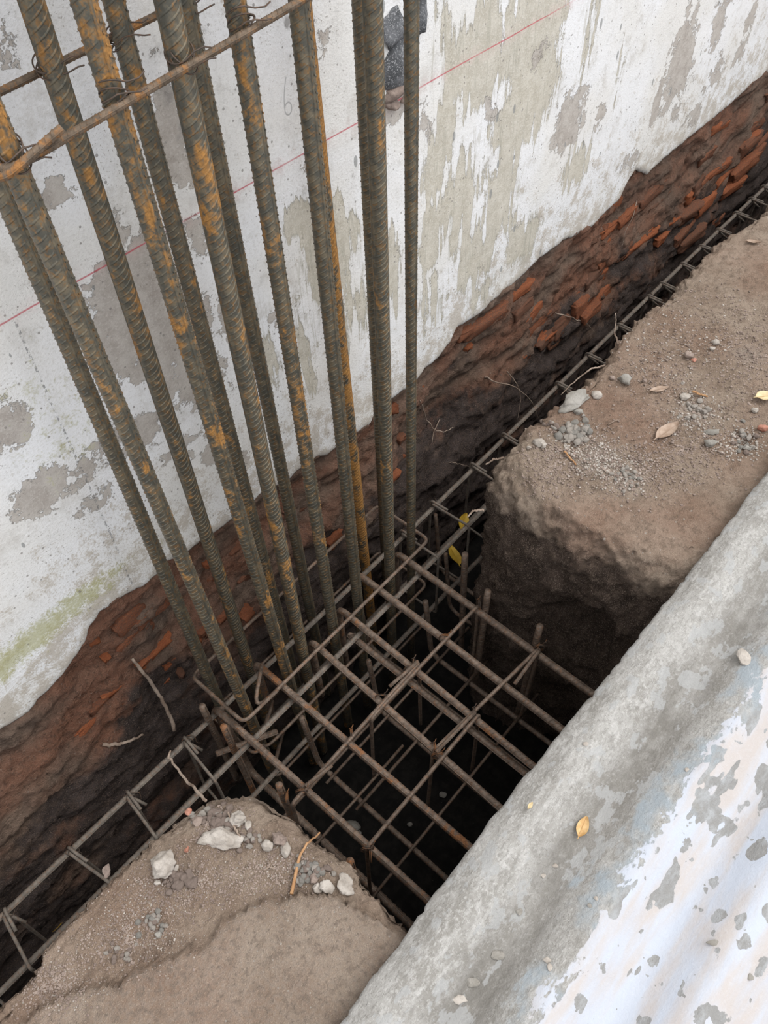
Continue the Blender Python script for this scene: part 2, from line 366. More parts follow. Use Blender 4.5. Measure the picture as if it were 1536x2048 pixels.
def mat_brick():
    t = NT('broken_brick'); v = t.shift(); a = t.noise(14, 5, .65, vec=v); b = t.noise(90, 4, .7, vec=v); g = t.prop('grime')
    c = t.mix(t.ss(.35, .7, a), (.33, .100, .046), (.50, .180, .076)); c = t.mix(t.m_('MULTIPLY', t.ss(.45, .65, b), .5), c, (.25, .085, .05))
    k = t.ss(.44, .68, t.m_('ADD', t.noise(30, 6, .72, vec=v), g)); c = t.mix(t.m_('MULTIPLY', k, .9), c, (.14, .090, .068))
    return t.done(c, .93, t.m_('ADD', a, t.m_('MULTIPLY', b, .6)), .006, .9, 0, .12)
M['brick'] = mat_brick()
def mat_stone(name, a, b, sp=None):
    t = NT(name); v = t.shift(); n = t.noise(30, 5, .65, vec=v); f = t.noise(200, 4, .7, vec=v)
    c = t.mix(t.ss(.35, .68, n), a, b); c = t.mix(t.m_('MULTIPLY', t.ss(.55, .72, f), .55), c, tuple(x*.5 for x in a))
    if sp: c = t.mix(t.ss(.56, .64, t.noise(330, 2, .6, vec=v)), c, sp)
    return t.done(c, .92, t.m_('ADD', n, f), .003, .7, 0, .2)
M['pale'] = mat_stone('pale_stone', (.35, .31, .27), (.50, .455, .41))
M['grey'] = mat_stone('grey_stone', (.245, .228, .20), (.365, .345, .315))
M['tan'] = mat_stone('tan_stone', (.215, .165, .14), (.345, .275, .235))
M['red'] = mat_stone('brick_chip', (.33, .14, .09), (.46, .23, .17))
M['darkrock'] = mat_stone('dark_rock', (.075, .078, .082), (.19, .195, .205), (.36, .36, .37))
M['root'] = mat_stone('root_bark', (.20, .145, .11), (.40, .32, .26))
M['twig'] = mat_stone('orange_twig', (.36, .19, .09), (.50, .30, .16))
def mat_leaf(name, a, b):
    t = NT(name); n = t.noise(60, 4, .6); return t.done(t.mix(t.ss(.35, .7, n), a, b), .6, n, .001, .5, 0, .35)
M['cream'] = mat_leaf('cream_leaf', (.55, .43, .24), (.70, .58, .36)); M['tanleaf'] = mat_leaf('tan_leaf', (.50, .31, .13), (.70, .50, .26))
M['yellow'] = mat_leaf('yellow_leaf', (.36, .22, .015), (.48, .31, .03)); M['brownleaf'] = mat_leaf('brown_leaf', (.30, .21, .15), (.42, .32, .25))
def mat_sheet():
    t = NT('weathered_sheet'); X, Y, Z = t.xyz(); d, cr, _ = t.attr('wear')
    n = t.noise; al = t.map((1.0, 2.6, 1)); big = n(7, 5, .62, vec=al); mid = n(30, 6, .68, vec=t.map((1, 1.8, 1))); fine = n(150, 5, .72); vf = n(420, 3, .7)
    g = t.mix(t.ss(.36, .64, big), (.30, .286, .262), (.425, .412, .39)); g = t.mix(t.m_('MULTIPLY', t.ss(.46, .64, mid), .8), g, (.51, .497, .478))
    g = t.mix(t.m_('MULTIPLY', t.ss(.50, .66, fine), .55), g, (.62, .605, .585)); g = t.mix(t.m_('MULTIPLY', t.ss(.56, .68, n(210, 4, .75)), .6), g, (.19, .18, .16)); g = t.mix(t.m_('MULTIPLY', t.ss(.50, .60, n(48, 6, .8, vec=al)), .45), g, (.215, .205, .185))
    g = t.mix(t.m_('MULTIPLY', cr, t.m_('ADD', .45, t.m_('MULTIPLY', t.ss(.4, .6, mid), .4))), g, (.165, .153, .135))                      # grey valley dust, darkened further to paint in the wave shading
    flat = t.ss(.56, .60, n(17, 4, .6, vec=t.map((1, 1.6, 1), loc=(3, 1, 0)))); g = t.mix(t.m_('MULTIPLY', flat, .6), g, (.43, .435, .435))
    # blue translucent old coat, then white paint with chips
    dn = t.m_('ADD', d, t.m_('MULTIPLY', t.m_('SUBTRACT', big, .5), .16)); dn = t.m_('ADD', dn, t.m_('MULTIPLY', t.m_('SUBTRACT', mid, .5), .07)); dn = t.m_('ADD', dn, t.m_('MULTIPLY', t.m_('SUBTRACT', fine, .5), .02))
    bl = t.m_('MULTIPLY', t.ss(.185, .212, dn), t.m_('SUBTRACT', 1.0, t.ss(.29, .34, dn)))
    c = t.mix(t.m_('MULTIPLY', bl, t.m_('MULTIPLY', t.ss(.44, .62, n(9, 4, .6)), .8)), g, (.36, .415, .46))
    wh = t.mix(t.ss(.38, .66, n(6, 4, .55, vec=t.map((.8, 4, 1), rot=(0, 0, .08)))), (.47, .505, .575), (.475, .435, .415)); wh = t.mix(t.m_('MULTIPLY', t.ss(.48, .72, fine), .2), wh, (.60, .62, .665))
    chip = t.ss(.645, .655, t.m_('ADD', t.m_('ADD', n(19, 2, .45, vec=t.map((.8, 1.25, 1), rot=(0, 0, .12))), t.m_('MULTIPLY', t.m_('SUBTRACT', fine, .5), .07)), t.m_('MULTIPLY', t.m_('SUBTRACT', 1.0, t.ss(.26, .46, d)), t.m_('MULTIPLY', t.ss(.45, .6, n(10, 2, .5, vec=t.map((.6, 3.2, 1)))), .13))))
    chip = t.m_('MAXIMUM', chip, t.ss(.665, .675, t.m_('ADD', n(34, 3, .5), t.m_('MULTIPLY', t.m_('SUBTRACT', fine, .5), .05))))
    bvv = t.map((.85, 1.15, 1), rot=(0, 0, .1)); bs = t.n('SeparateColor'); t.put(bs.inputs[0], t.voro(17, vec=bvv, out='Color'))
    blob = t.m_('ADD', t.m_('SUBTRACT', t.m_('MULTIPLY', bs.outputs[1], .33), t.voro(17, vec=bvv)), t.m_('ADD', t.m_('MULTIPLY', t.m_('SUBTRACT', n(45, 3, .6), .5), .42), t.m_('MULTIPLY', t.m_('SUBTRACT', fine, .5), .08)))
    chip = t.m_('MAXIMUM', chip, t.m_('MULTIPLY', t.ss(0, .012, blob), t.m_('GREATER_THAN', bs.outputs[0], .42)))
    on = t.m_('MULTIPLY', t.ss(.240, .246, dn), t.m_('SUBTRACT', 1.0, chip))
    und = t.mix(t.ss(.4, .7, mid), (.30, .295, .285), (.42, .43, .44))
    c = t.mix(t.ss(.246, .275, dn), c, und); c = t.mix(on, c, wh)
    h = t.m_('ADD', t.m_('MULTIPLY', on, .9), t.m_('ADD', t.m_('MULTIPLY', fine, t.m_('SUBTRACT', 1.2, t.m_('MULTIPLY', on, .8))), t.m_('MULTIPLY', t.m_('MULTIPLY', mid, t.m_('SUBTRACT', 1.0, on)), .9)))
    return t.done(c, t.m_('SUBTRACT', .9, t.m_('MULTIPLY', on, .3)), h, .0034, 1.0, 0, .3)
M['sheet'] = mat_sheet()

# ================================================================== LARGE STRUCTURE
# ---- plaster wall, face at Y = 0, ragged lower edge
PE = [(-60,1520),(0,1465),(50,1435),(120,1360),(172,1292),(180,1258),(200,1228),(250,1192),(296,1172),(318,1150),(330,1128),(372,1108),(410,1080),(448,1056),(480,1030),(530,988),(566,972),(600,942),(640,916),(662,908),(692,880),(740,852),(752,826),(770,812),(800,790),(835,765),(850,740),(880,715),(900,690),(912,660),(960,630),(1000,592),(1050,550),(1085,515),(1130,482),(1160,470),(1190,452),(1213,425),(1240,400),(1252,372),(1272,342),(1296,350),(1330,318),(1400,261),(1450,220),(1500,175),(1536,145)]
pe = np.array([onY(x, y, 0)[[0, 2]] for x, y in PE])
pe = np.vstack([[-1.6, -.09], [-.6, -.11], pe, [4.4, -.04], [7.0, -.05]])
order = np.argsort(pe[:, 0]); pe = pe[order]
xs = np.r_[np.arange(-1.6, -.3, .05), np.arange(-.3, 3.9, .0075), np.arange(3.9, 7.01, .06)]
rag = .006*fbm(np.stack([xs*42, xs*0+.3, xs*0], 1), 4)
zb = np.interp(xs, pe[:, 0], pe[:, 1]) + rag
ztop = 3.0; tt = np.r_[np.linspace(0, 1, 80)**1.15*1.5, 1.75, 2.2, 3.2]
Zg = zb[:, None] + (ztop-zb)[:, None]*np.minimum(tt/3.2, 1)[None, :]
Xg = np.broadcast_to(xs[:, None], Zg.shape); nv = Zg.shape[1]
Yg = -.0015*fbm(np.stack([Xg*6, Zg*6, Xg*0], -1), 3)
Yg[:, 0] += .006; Yg[:, 1] += .0015                                      # rounded broken lip
V = np.stack([Xg, Yg, Zg], -1).reshape(-1, 3)
Vb = V.copy(); Vb[:, 1] = .025
nu = len(xs); f1 = grid_faces(nu, nv); 
ed = np.arange(nu-1)*nv; off = len(V)
f2 = np.stack([ed, ed+off, ed+nv+off, ed+nv], 1)
me = mesh('wall_back', np.vstack([V, Vb]), np.vstack([f1, f2, f1[:, ::-1]+off]))
# wear fields: each blob is (px, py, rx, rz, weight); px,py = photo position of the patch on the wall plane
def field(blobs, X, Z):
    s = np.zeros(len(X))
    for px, py, rx, rz, wt, *sh in blobs:
        p = onY(px, py, 0); k = sh[0] if sh else 0
        dx = X-p[0]-k*(Z-p[2]); s = np.maximum(s, wt*np.exp(-((dx/rx)**2+((Z-p[2])/rz)**2)*.7))
    return s
brown = [(300,500,.05,.05,.8),(285,730,.06,.05,.8),(235,530,.03,.05,.75),(325,770,.05,.05,.8),(365,620,.05,.06,.85),(425,900,.05,.05,.72),(470,930,.05,.04,.7),(190,1000,.05,.04,.65),(300,580,.06,.06,.9),(410,640,.05,.06,.75),(545,640,.03,.06,.6),(120,540,.03,.03,.5),(620,330,.04,.03,.5),(1240,60,.03,.06,.5),(1350,220,.06,.06,.75),(1500,40,.05,.08,.75),(100,395,.05,.04,.75),(5,85,.03,.05,.7),(345,260,.03,.14,.7),(352,320,.03,.06,.8),(270,510,.05,.08,.8),(245,620,.08,.10,.95),(330,640,.10,.10,.95),(395,720,.07,.12,.85),(460,640,.05,.10,.8),(330,560,.05,.05,.7),(250,700,.05,.08,.8),(400,480,.04,.07,.75),(285,865,.06,.05,.75),(85,985,.08,.055,.85),(20,850,.045,.05,.9),(160,950,.06,.05,.7),(210,880,.05,.05,.75),(430,850,.05,.06,.75),(370,900,.05,.06,.7),(500,810,.04,.06,.65),
         (1360,130,.10,.16,.95,-.1),(1440,40,.07,.10,.85),(1320,180,.03,.12,.85),(1430,150,.08,.07,.7),(1480,100,.06,.06,.7),(1140,240,.085,.09,.95),(1200,230,.04,.06,.7),(1080,100,.05,.04,.7),(640,90,.03,.06,.55),(850,235,.04,.06,.72),(980,220,.04,.05,.7),(790,210,.05,.04,.8),(520,300,.02,.03,.5),(1250,330,.15,.05,.55),(1390,230,.12,.05,.62)]
olive = [(650,450,.075,.06,1.0),(590,440,.05,.05,.85),(690,480,.06,.08,.9),(640,540,.07,.12,.66),(700,600,.09,.16,.60),(610,700,.05,.18,.56),(960,120,.14,.13,.82),(1060,60,.16,.15,.9),(1070,180,.11,.14,.88),(1020,260,.10,.12,.85),(890,270,.06,.14,.76),(920,400,.12,.16,.75),(1000,400,.09,.18,.85),(870,330,.05,.12,.8),(860,480,.05,.10,.95),(950,520,.12,.12,.72),(1050,480,.12,.10,.72),(870,590,.09,.12,.64),(960,590,.10,.06,.60),(1180,60,.05,.20,.55),(1240,160,.05,.14,.45),(1150,330,.10,.10,.70),(790,560,.05,.16,.66),(760,660,.05,.10,.6),(540,720,.05,.18,.50),(740,440,.05,.10,.6),(880,60,.05,.12,.55)]
moss = [(60,1285,.11,.045,.95),(150,1210,.12,.04,.85),(0,1345,.10,.04,.9),(220,1150,.07,.035,.6),(130,870,.10,.12,.42),(75,790,.08,.10,.38),(330,1080,.05,.03,.3)]
darkb = [(335,180,.03,.10,.62),(360,270,.02,.05,.6),(575,45,.012,.02,.95),(412,50,.006,.015,.9),(700,370,.10,.06,.42),(610,400,.08,.05,.40),(20,845,.03,.03,.5),(830,25,.012,.06,.8),(640,70,.02,.03,.35),(1180,470,.10,.02,.42),(700,330,.05,.04,.35),(860,190,.05,.02,.3)]
X_, Z_ = V[:, 0], V[:, 2]; hb = Z_-np.repeat(zb, nv)
br = np.clip(field(brown, X_, Z_)*.88+.05, 0, 1); ol = field(olive, X_, Z_); ms = field(moss, X_, Z_); dk = field(darkb, X_, Z_)
dirt = np.clip(1-hb/.42, 0, 1)*.85+.12*np.clip(1-hb/.9, 0, 1)
z3 = np.zeros((len(V), 3))
set_attr(me, 'wear', np.vstack([np.stack([br, ol, ms], 1), z3])); rimb = np.clip(1-hb/.016, 0, 1)*np.clip(.6+1.2*fbm(V*18, 2), 0, 1)
set_attr(me, 'wear2', np.vstack([np.stack([dirt, dk, rimb], 1), z3]))
wall = tag(obj('wall_back', me, M['wall']), kind='structure')

# ---- old brick footing and packed mud below the plaster
FX = np.r_[np.arange(-1.6, -.35, .03), np.arange(-.35, 3.2, .0085), np.arange(3.2, 7.0, .03)]
zt = np.interp(FX, xs, zb)+.06
FT = np.linspace(0, 1, 130)
FZ = zt[:, None] + (-1.22-zt)[:, None]*FT[None, :]; FXg = np.broadcast_to(FX[:, None], FZ.shape)
def found_y(X, Z):
    p = np.stack([X*5, Z*11, X*0+2.2], -1)
    y = .020 - .075*sst(-.12, -.62, Z) - .03*sst(-.5, -1.1, Z)
    y = y - .022*fbm(p, 6, .6) - .012*np.abs(fbm(np.stack([X*16, Z*34, X*0], -1), 3)) - .004*fbm(np.stack([X*70, Z*90, X*0], -1), 3)
    cav = np.exp(-(((X-1.45)/.22)**2+((Z+.33)/.12)**2))*.05
    return y + cav
FY = found_y(FXg, FZ); top = np.clip((FZ-(zt[:, None]-.05))/.05, 0, 1); FY = FY*(1-top)+np.maximum(FY, .012)*top
V = np.stack([FXg, FY, FZ], -1).reshape(-1, 3); me = mesh('wall_foundation', V, grid_faces(len(FX), 130, flip=True))
hbz = (zt[:, None]-FZ).ravel(); nn = fbm(V*np.array([3, 1, 7]), 4)
damp_shade = np.clip(sst(.16, .55, hbz)*.80 + .42*nn + .22*np.exp(-((V[:, 0]-1.3)/.35)**2), 0, 1)  # moisture, plus occlusion shade painted darker towards the bottom
redd = np.clip(.30+1.1*fbm(V*np.array([4, 1, 9])+9, 4) + .45*np.exp(-((V[:, 0]-.35)/.35)**2) + .3*np.exp(-((V[:, 0]-2.6)/.8)**2), 0, 1)
dust = np.clip(.45*np.exp(-hbz/.07)+.25*fbm(V*12+4, 3), 0, 1)
set_attr(me, 'tone', np.stack([damp_shade, redd, dust], 1))
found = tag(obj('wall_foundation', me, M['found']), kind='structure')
BR = []
def add_br(o, s, L):
    for x, y, l, h in L: BR.append((o[0]+x/s, o[1]+y/s, l, h))
add_br((1100,200),3.523,[(590,600,.12,.06),(470,740,.09,.05),(395,930,.03,.05),(270,1065,.03,.025),(20,1150,.07,.07),(410,1010,.06,.03),(720,820,.09,.05),(880,670,.15,.06),(650,1000,.22,.035),(545,1085,.10,.03),(1130,560,.20,.06),(1030,650,.18,.05),(1000,800,.18,.05),(900,860,.18,.05),(1110,740,.20,.05),(1250,540,.20,.06),(1420,320,.20,.07),(1470,400,.20,.06),(1390,480,.2,.05),(1300,620,.2,.05),(960,930,.2,.05),(1310,220,.20,.05),(970,400,.16,.05),(1120,390,.15,.04),(1200,190,.15,.04),(1430,200,.2,.05),(1500,120,.2,.05),(160,1390,.12,.04),(330,1260,.16,.05),(230,1460,.11,.06),(390,1360,.14,.05),(300,1500,.14,.04),(150,1580,.12,.04),(720,940,.16,.04),(370,1160,.06,.03),(1150,880,.2,.05),(1020,980,.2,.05),(820,950,.18,.04)])
add_br((180,1150),4.55,[(380,400,.10,.05),(560,330,.10,.04),(490,770,.05,.025),(730,790,.045,.028),(930,625,.028,.024),(150,750,.02,.012),(690,965,.03,.02),(830,890,.02,.014),(310,950,.13,.018),(190,1090,.13,.02),(80,1260,.12,.02),(10,1330,.10,.025),(315,1130,.022,.016),(1210,370,.04,.024),(1050,530,.022,.02),(1330,80,.05,.02),(30,600,.03,.02),(420,560,.11,.05),(600,680,.10,.03)])
add_br((380,1000),3.84,[(930,180,.05,.026),(1110,300,.06,.04),(1050,10,.05,.02),(330,380,.045,.02),(140,490,.03,.016),(160,590,.03,.016),(430,590,.06,.03),(330,670,.06,.025),(250,890,.05,.025),(440,880,.04,.02),(40,1090,.04,.02),(870,50,.06,.03),(90,1010,.03,.02)])
add_br((768,650),2.0,[(45,340,.03,.03),(80,460,.04,.02),(62,540,.08,.04),(330,35,.07,.03),(148,255,.04,.04),(40,610,.06,.03),(340,90,.04,.02),(690,60,.09,.05),(740,20,.1,.05)])
rb = random.Random(4)
for k in range(34): BR.append((rb.uniform(900, 1500), None, rb.uniform(.1, .2), rb.uniform(.03, .055)))
BMESH = []
for k in range(8):
    v, f = ico(3); v = v.copy(); v = np.sign(v)*np.abs(v)**.45; v /= np.abs(v).max(0)
    v = v*(1+.30*fbm(v*1.3+k*7, 3)[:, None]+.14*fbm(v*4.2+k, 3)[:, None]); BMESH.append(mesh('brick', v*.5, f, smooth=True))
for k, (x, y, l, h) in enumerate(BR):
    if y is None: p = np.array([rb.uniform(1.7, 4.2), 0, -rb.choice([.09, .16, .23, .30, .37])-.02])
    else: p = onY(x, y, -.02)
    Y = float(found_y(np.array([p[0]]), np.array([p[2]]))[0])
    if y is not None: p = onY(x, y, Y)
    o = obj('brick', BMESH[k % 8], M['brick'], found); dpt = .045
    o.location = (p[0], Y+dpt*.5+.001-rb.random()*.009-(.005 if p[0] < 1.2 else 0), p[2]); o.scale = (l*1.05, dpt, h*1.1)
    o.rotation_euler = (rb.uniform(-.15, .15), rb.uniform(-.10, .10), rb.uniform(-.12, .12)); o['grime'] = rb.uniform(-.10, .14)+(.06 if y is None else 0)

# ---- soil banks (edge outline + rounded profile + cut face)
def bank(name, edge, inner, wv, hv, bot, zbot=-1.2, dens=.0075, terrace=None, under=None, rgh=1.0):
    edge = np.asarray(edge, float); inner = np.asarray(inner, float)
    d = np.r_[0, np.cumsum(np.linalg.norm(np.diff(edge, axis=0), axis=1))]
    n = int(d[-1]/dens)+1; t = np.linspace(0, d[-1], n); I = lambda A: np.interp(t, d, A)
    E = np.stack([I(edge[:, 0]), I(edge[:, 1])], 1); IN = np.stack([I(inner[:, 0]), I(inner[:, 1])], 1)
    ker = np.hanning(23); ker /= ker.sum(); sm = lambda A: np.convolve(np.pad(A, 11, 'edge'), ker, 'valid')
    E = np.stack([sm(E[:, 0]), sm(E[:, 1])], 1); IN = np.stack([sm(IN[:, 0]), sm(IN[:, 1])], 1)
    W = sm(I(wv)); H = sm(I(hv)); BO = sm(I(bot))
    inw = IN-E; ln = np.linalg.norm(inw, axis=1); inw /= ln[:, None]
    a = np.linspace(0, 1, 110, endpoint=False); q = np.linspace(0, 1, 26, endpoint=False); b = np.linspace(0, 1, 80)
    P = []
    for s in a: P.append(np.c_[E + inw*(W + (ln-W)*(1-s))[:, None], 0*W])
    for s in q: P.append(np.c_[E + inw*(W*(1-s))[:, None], -H*s**1.7])
    for s in b: P.append(np.c_[E + inw*(BO*s**1.3)[:, None], -H + (zbot+H)*s])
    P = np.stack(P, 1)
    N = np.cross(np.gradient(P, axis=0), np.gradient(P, axis=1)); N /= np.linalg.norm(N, axis=2)[..., None]+1e-9
    if N[:, 5, 2].mean() < 0: N = -N
    topness = np.clip(N[..., 2], 0, 1); 
    if terrace is not None:
        tp = np.asarray(terrace); ins = np.interp(P[..., 0], tp[:, 0], tp[:, 1])-P[..., 1]+.010*fbm(P*22, 3)+.004*fbm(P*70, 2)
        far = np.clip(1-sst(-.001, .005, ins), 0, 1); P[..., 2] -= .023*far*sst(.0, .9, topness)*sst(-.15, -.03, P[..., 2])
    face = 1-sst(.35, .8, topness); fr = face*rgh
    amp = .010*fbm(P*4.0, 3)*(.8+.6*fr) + .0085*fbm(P*13, 4, .6)*(rgh**.5+.9*fr) + .0045*fbm(P*45, 3, .65)*(rgh**.5+1.2*fr) + .007*face*np.abs(fbm(P*np.array([8, 8, 13]), 3))
    lump = .008*np.clip(fbm(P*55+4, 2)-.2, 0, 1)*(rgh**.5+fr)
    if terrace is not None:
        calm = sst(.0, .02, ins)*(1-face); amp = amp*(1-.72*calm); lump = lump*(1-calm)
    P = P + N*(amp+lump)[..., None]
    if under is not None: P = P + under(P)
    V = P.reshape(-1, 3); me = mesh(name, V, grid_faces(P.shape[0], P.shape[1]))
    me.flip_normals() if me.polygons[500].normal.z < 0 else None
    return me, V, (1-sst(.62, .93, topness)).ravel(), N.reshape(-1, 3)
RE = [(2.95,-.45),(2.642,-.452),(2.574,-.443),(2.435,-.428),(2.321,-.432),(2.163,-.437),(2.05,-.432),(1.937,-.423),(1.86,-.418),(1.767,-.424),(1.728,-.428),(1.634,-.442),(1.557,-.444),(1.449,-.434),(1.378,-.432),(1.292,-.418),(1.211,-.428),(1.15,-.445),(1.105,-.475),(1.085,-.53),(1.09,-.62),(1.10,-.72),(1.115,-.82),(1.12,-.92),(1.12,-1.1),(1.12,-1.45)]
RE = [(6.5,-.45)]+[(x, y+(.020 if x > 1.17 else .006)) for x, y in RE]
RI = [(6.5,-1.5)]+[(max(1.55, 1.55+(x-1.05)*1.0), -1.5) for x, y in RE[1:19]]
RI = [(6.5,-1.5),(3.4,-1.5),(3.1,-1.5),(3.0,-1.5),(2.9,-1.5),(2.8,-1.5),(2.7,-1.5),(2.6,-1.5),(2.5,-1.5),(2.45,-1.5),(2.4,-1.5),(2.35,-1.5),(2.3,-1.5),(2.25,-1.5),(2.2,-1.5),(2.15,-1.5),(2.1,-1.5),(2.05,-1.5),(2.0,-1.5),(1.95,-1.5),(1.9,-1.5),(1.86,-1.5),(1.82,-1.5),(1.8,-1.5),(1.79,-1.5),(1.78,-1.5),(1.77,-1.5)]
RI = RI[:len(RE)]
RW = [.03]*15+[.035,.04,.06,.10,.13,.15,.14,.15,.15,.15,.15,.15]
RH = [.03]*15+[.035,.04,.06,.10,.16,.20,.22,.22,.22,.22,.22,.22]
RB = [.06]*17+[.03,.02,0,0,.02,.05,.08,.08,.08,.08]
def right_under(P):
    k = np.exp(-(((P[..., 1]+.80)/.13)**2+((P[..., 2]+.38)/.11)**2))*(P[..., 0] < 1.4)
    r = np.zeros_like(P); r[..., 0] = .14*k; return r
me, V, fc, NR = bank('ground_right', RE, RI, RW, RH, RB, under=right_under)
top0 = 1-fc; pal = np.zeros(len(V))
for px, py, r, wt in [(1195,920,.10,.75),(1130,870,.07,.6),(1255,955,.09,.7),(1390,820,.07,.75),(1500,710,.10,.7),(1430,860,.07,.5),(1320,640,.07,.35),(1160,850,.05,.5),(1240,780,.03,.5)]:
    p = onZ(px, py, 0); pal = np.maximum(pal, wt*np.exp(-((V[:, 0]-p[0])**2+(V[:, 1]-p[1])**2)/r**2))
red = np.clip(.22+.7*fbm(V*3.5+3, 3), 0, .75)*.8
dmp_shade = np.clip(fc*(.35+.62*sst(-.01, -.17, V[:, 2]))*sst(.02, -.02, V[:, 2]) + .3*sst(-.2, -.5, V[:, 2]) + .14*np.clip(fbm(V*7, 3), 0, 1), 0, 1)  # moist soil; steep and low parts also darkened as painted shade
set_attr(me, 'tone', np.stack([dmp_shade, red, pal*top0], 1))
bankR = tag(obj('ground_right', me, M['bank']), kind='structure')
LE = [(-1.6,-.48),(-.6,-.48),(-.321,-.476),(-.294,-.488),(-.27,-.481),(-.214,-.470),(-.179,-.472),(-.104,-.470),(-.079,-.462),(-.017,-.475),(.031,-.482),(.09,-.481),(.125,-.488),(.158,-.520),(.201,-.558),(.215,-.594),(.216,-.637),(.219,-.686),(.216,-.736),(.217,-.799),(.215,-.886),(.219,-.936),(.215,-1.1),(.215,-1.5)]
LI = [(-1.6,-1.5),(-1.0,-1.5)]+[(-.85+.03*k, -1.5) for k in range(len(LE)-2)]
LW = [.025]*11+[.035,.045,.05,.05,.05,.05,.05,.045,.045,.04,.04,.04,.04]; LH = [.03]*11+[.03,.03,.03,.03,.035,.04,.04,.04,.04,.04,.04,.04,.04]
TER = [(-1.6,-.56),(-.6,-.54),(-.33,-.534),(-.291,-.542),(-.231,-.566),(-.173,-.616),(-.135,-.624),(-.048,-.683),(.016,-.679),(.057,-.690),(.131,-.753),(.167,-.801),(.18,-.842),(.193,-.9),(.23,-1.0)]
me, V, fc, NL = bank('ground_left', LE, LI, LW, LH, [.04]*len(LE), dens=.006, terrace=TER, rgh=.35)
LINS = np.interp(V[:, 0], [q[0] for q in TER], [q[1] for q in TER])-V[:, 1]
pal = np.zeros(len(V))
for px, py, r, wt in [(450,1700,.05,.5),(600,1700,.05,.45),(330,1735,.05,.5),(250,1900,.05,.4),(680,1790,.05,.5)]:
    p = onZ(px, py, 0); pal = np.maximum(pal, wt*np.exp(-((V[:, 0]-p[0])**2+(V[:, 1]-p[1])**2)/r**2))
dmp_shade = np.clip(fc*.8*sst(-.04, -.14, V[:, 2]) + .3*sst(-.2, -.5, V[:, 2]), 0, 1)  # moist soil with shade painted into the face below the rim
ter = sst(-.004, .006, LINS)*(1-fc); rubble = (1-ter)*np.clip(.25+.6*fbm(V*9, 3), 0, .55)*(1-fc)
set_attr(me, 'tone', np.stack([np.maximum(dmp_shade, rubble*.75), np.clip(.15+.5*fbm(V*3+8, 3), 0, .5), np.maximum(pal*.6, ter*.55)], 1))
bankL = tag(obj('ground_left', me, M['bank']), kind='structure')
# ---- ground further back, end wall of the pit, floor of the dig
def slab(name, x0, x1, y0, y1, z0, z1, mat, n=(40, 30), amp=.012):
    x = np.linspace(x0, x1, n[0]); y = np.linspace(y0, y1, n[1]); X, Y = np.meshgrid(x, y, indexing='ij')
    Z = z1 + amp*fbm(np.stack([X*3, Y*3, X*0], -1), 4); V = np.stack([X, Y, Z], -1).reshape(-1, 3)
    f = grid_faces(n[0], n[1]); B = V.copy(); B[:, 2] = z0; m = len(V); q = [f, f[:, ::-1]+m]
    idx = np.arange(m).reshape(n)
    for ln_, fl in ((idx[0], 0), (idx[-1], 1), (idx[:, 0], 1), (idx[:, -1], 0)):
        s = np.stack([ln_[:-1], ln_[1:], ln_[1:]+m, ln_[:-1]+m], 1); q.append(s if fl else s[:, ::-1])
    me = mesh(name, np.vstack([V, B]), np.vstack(q)); set_attr(me, 'tone', np.tile([[.0, .15, .1]], (2*m, 1))); return me
tag(obj('ground_front', slab('ground_front', -1.6, 6.5, -3.6, -1.48, -1.2, -.012, M['bank']), M['bank']), kind='structure')
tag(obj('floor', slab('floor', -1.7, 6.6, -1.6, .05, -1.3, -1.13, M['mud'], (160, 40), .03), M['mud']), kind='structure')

# ================================================================== THE BIG THINGS
# ---- corrugated sheet over the pit
SX = np.r_[np.arange(-1.1, -.2, .03), np.arange(-.2, 2.0, .0065), np.arange(2.0, 3.3, .03)]; SD = np.r_[np.arange(0, .75, .006), np.arange(.75, 1.2, .02)]
SXg, SDg = np.meshgrid(SX, SD, indexing='ij')
edge_y = -.956 + .012*np.exp(-((SX-.45)/.45)**2) + .004*fbm(np.stack([SX*14, SX*0, SX*0], 1), 4) - .010*np.clip(fbm(np.stack([SX*30, SX*0+5, SX*0], 1), 3)-.35, 0, 1)
PITCH = .190
wave = np.cos((SDg-.052)/PITCH*2*np.pi)
SY = edge_y[:, None]*(1-SDg/1.2) + (-.95)*(SDg/1.2) - SDg
SZ = .044 + .021*wave + .0012*fbm(np.stack([SXg*9, SDg*14, SXg*0], -1), 4) + .0007*fbm(np.stack([SXg*60, SDg*60, SXg*0], -1), 3)
Vt = np.stack([SXg, SY, SZ], -1).reshape(-1, 3); Vl = Vt.copy(); Vl[:, 2] -= .0065; Vl[:, 1] -= .001
f = grid_faces(len(SX), len(SD), flip=True); m = len(Vt); e = np.arange(len(SX)-1)*len(SD)
sides_ = [np.stack([e, e+len(SD), e+len(SD)+m, e+m], 1)]; e2 = np.arange(len(SD)-1); sides_.append(np.stack([e2+1, e2, e2+m, e2+1+m], 1))
e3 = e2+(len(SX)-1)*len(SD); sides_.append(np.stack([e3, e3+1, e3+1+m, e3+m], 1)); e4 = e+len(SD)-1; sides_.append(np.stack([e4+len(SD), e4, e4+m, e4+len(SD)+m], 1))
me = mesh('corrugated_sheet', np.vstack([Vt, Vl]), np.vstack([f, f[:, ::-1]+m]+sides_))
val = np.clip(.25-wave, 0, 1)**1.2*np.clip(.80+.5*fbm(np.stack([SXg*6, SDg*12, SXg*0], -1), 3), 0, 1)  # valley mask: dust together with painted wave shade
at_ = np.stack([SDg.ravel(), val.ravel(), val.ravel()*0], 1); set_attr(me, 'wear', np.vstack([at_, at_]))
tag(obj('corrugated_sheet', me, M['sheet']), 'weathered grey corrugated sheet with peeling bluish white paint covering the pit', 'sheet')

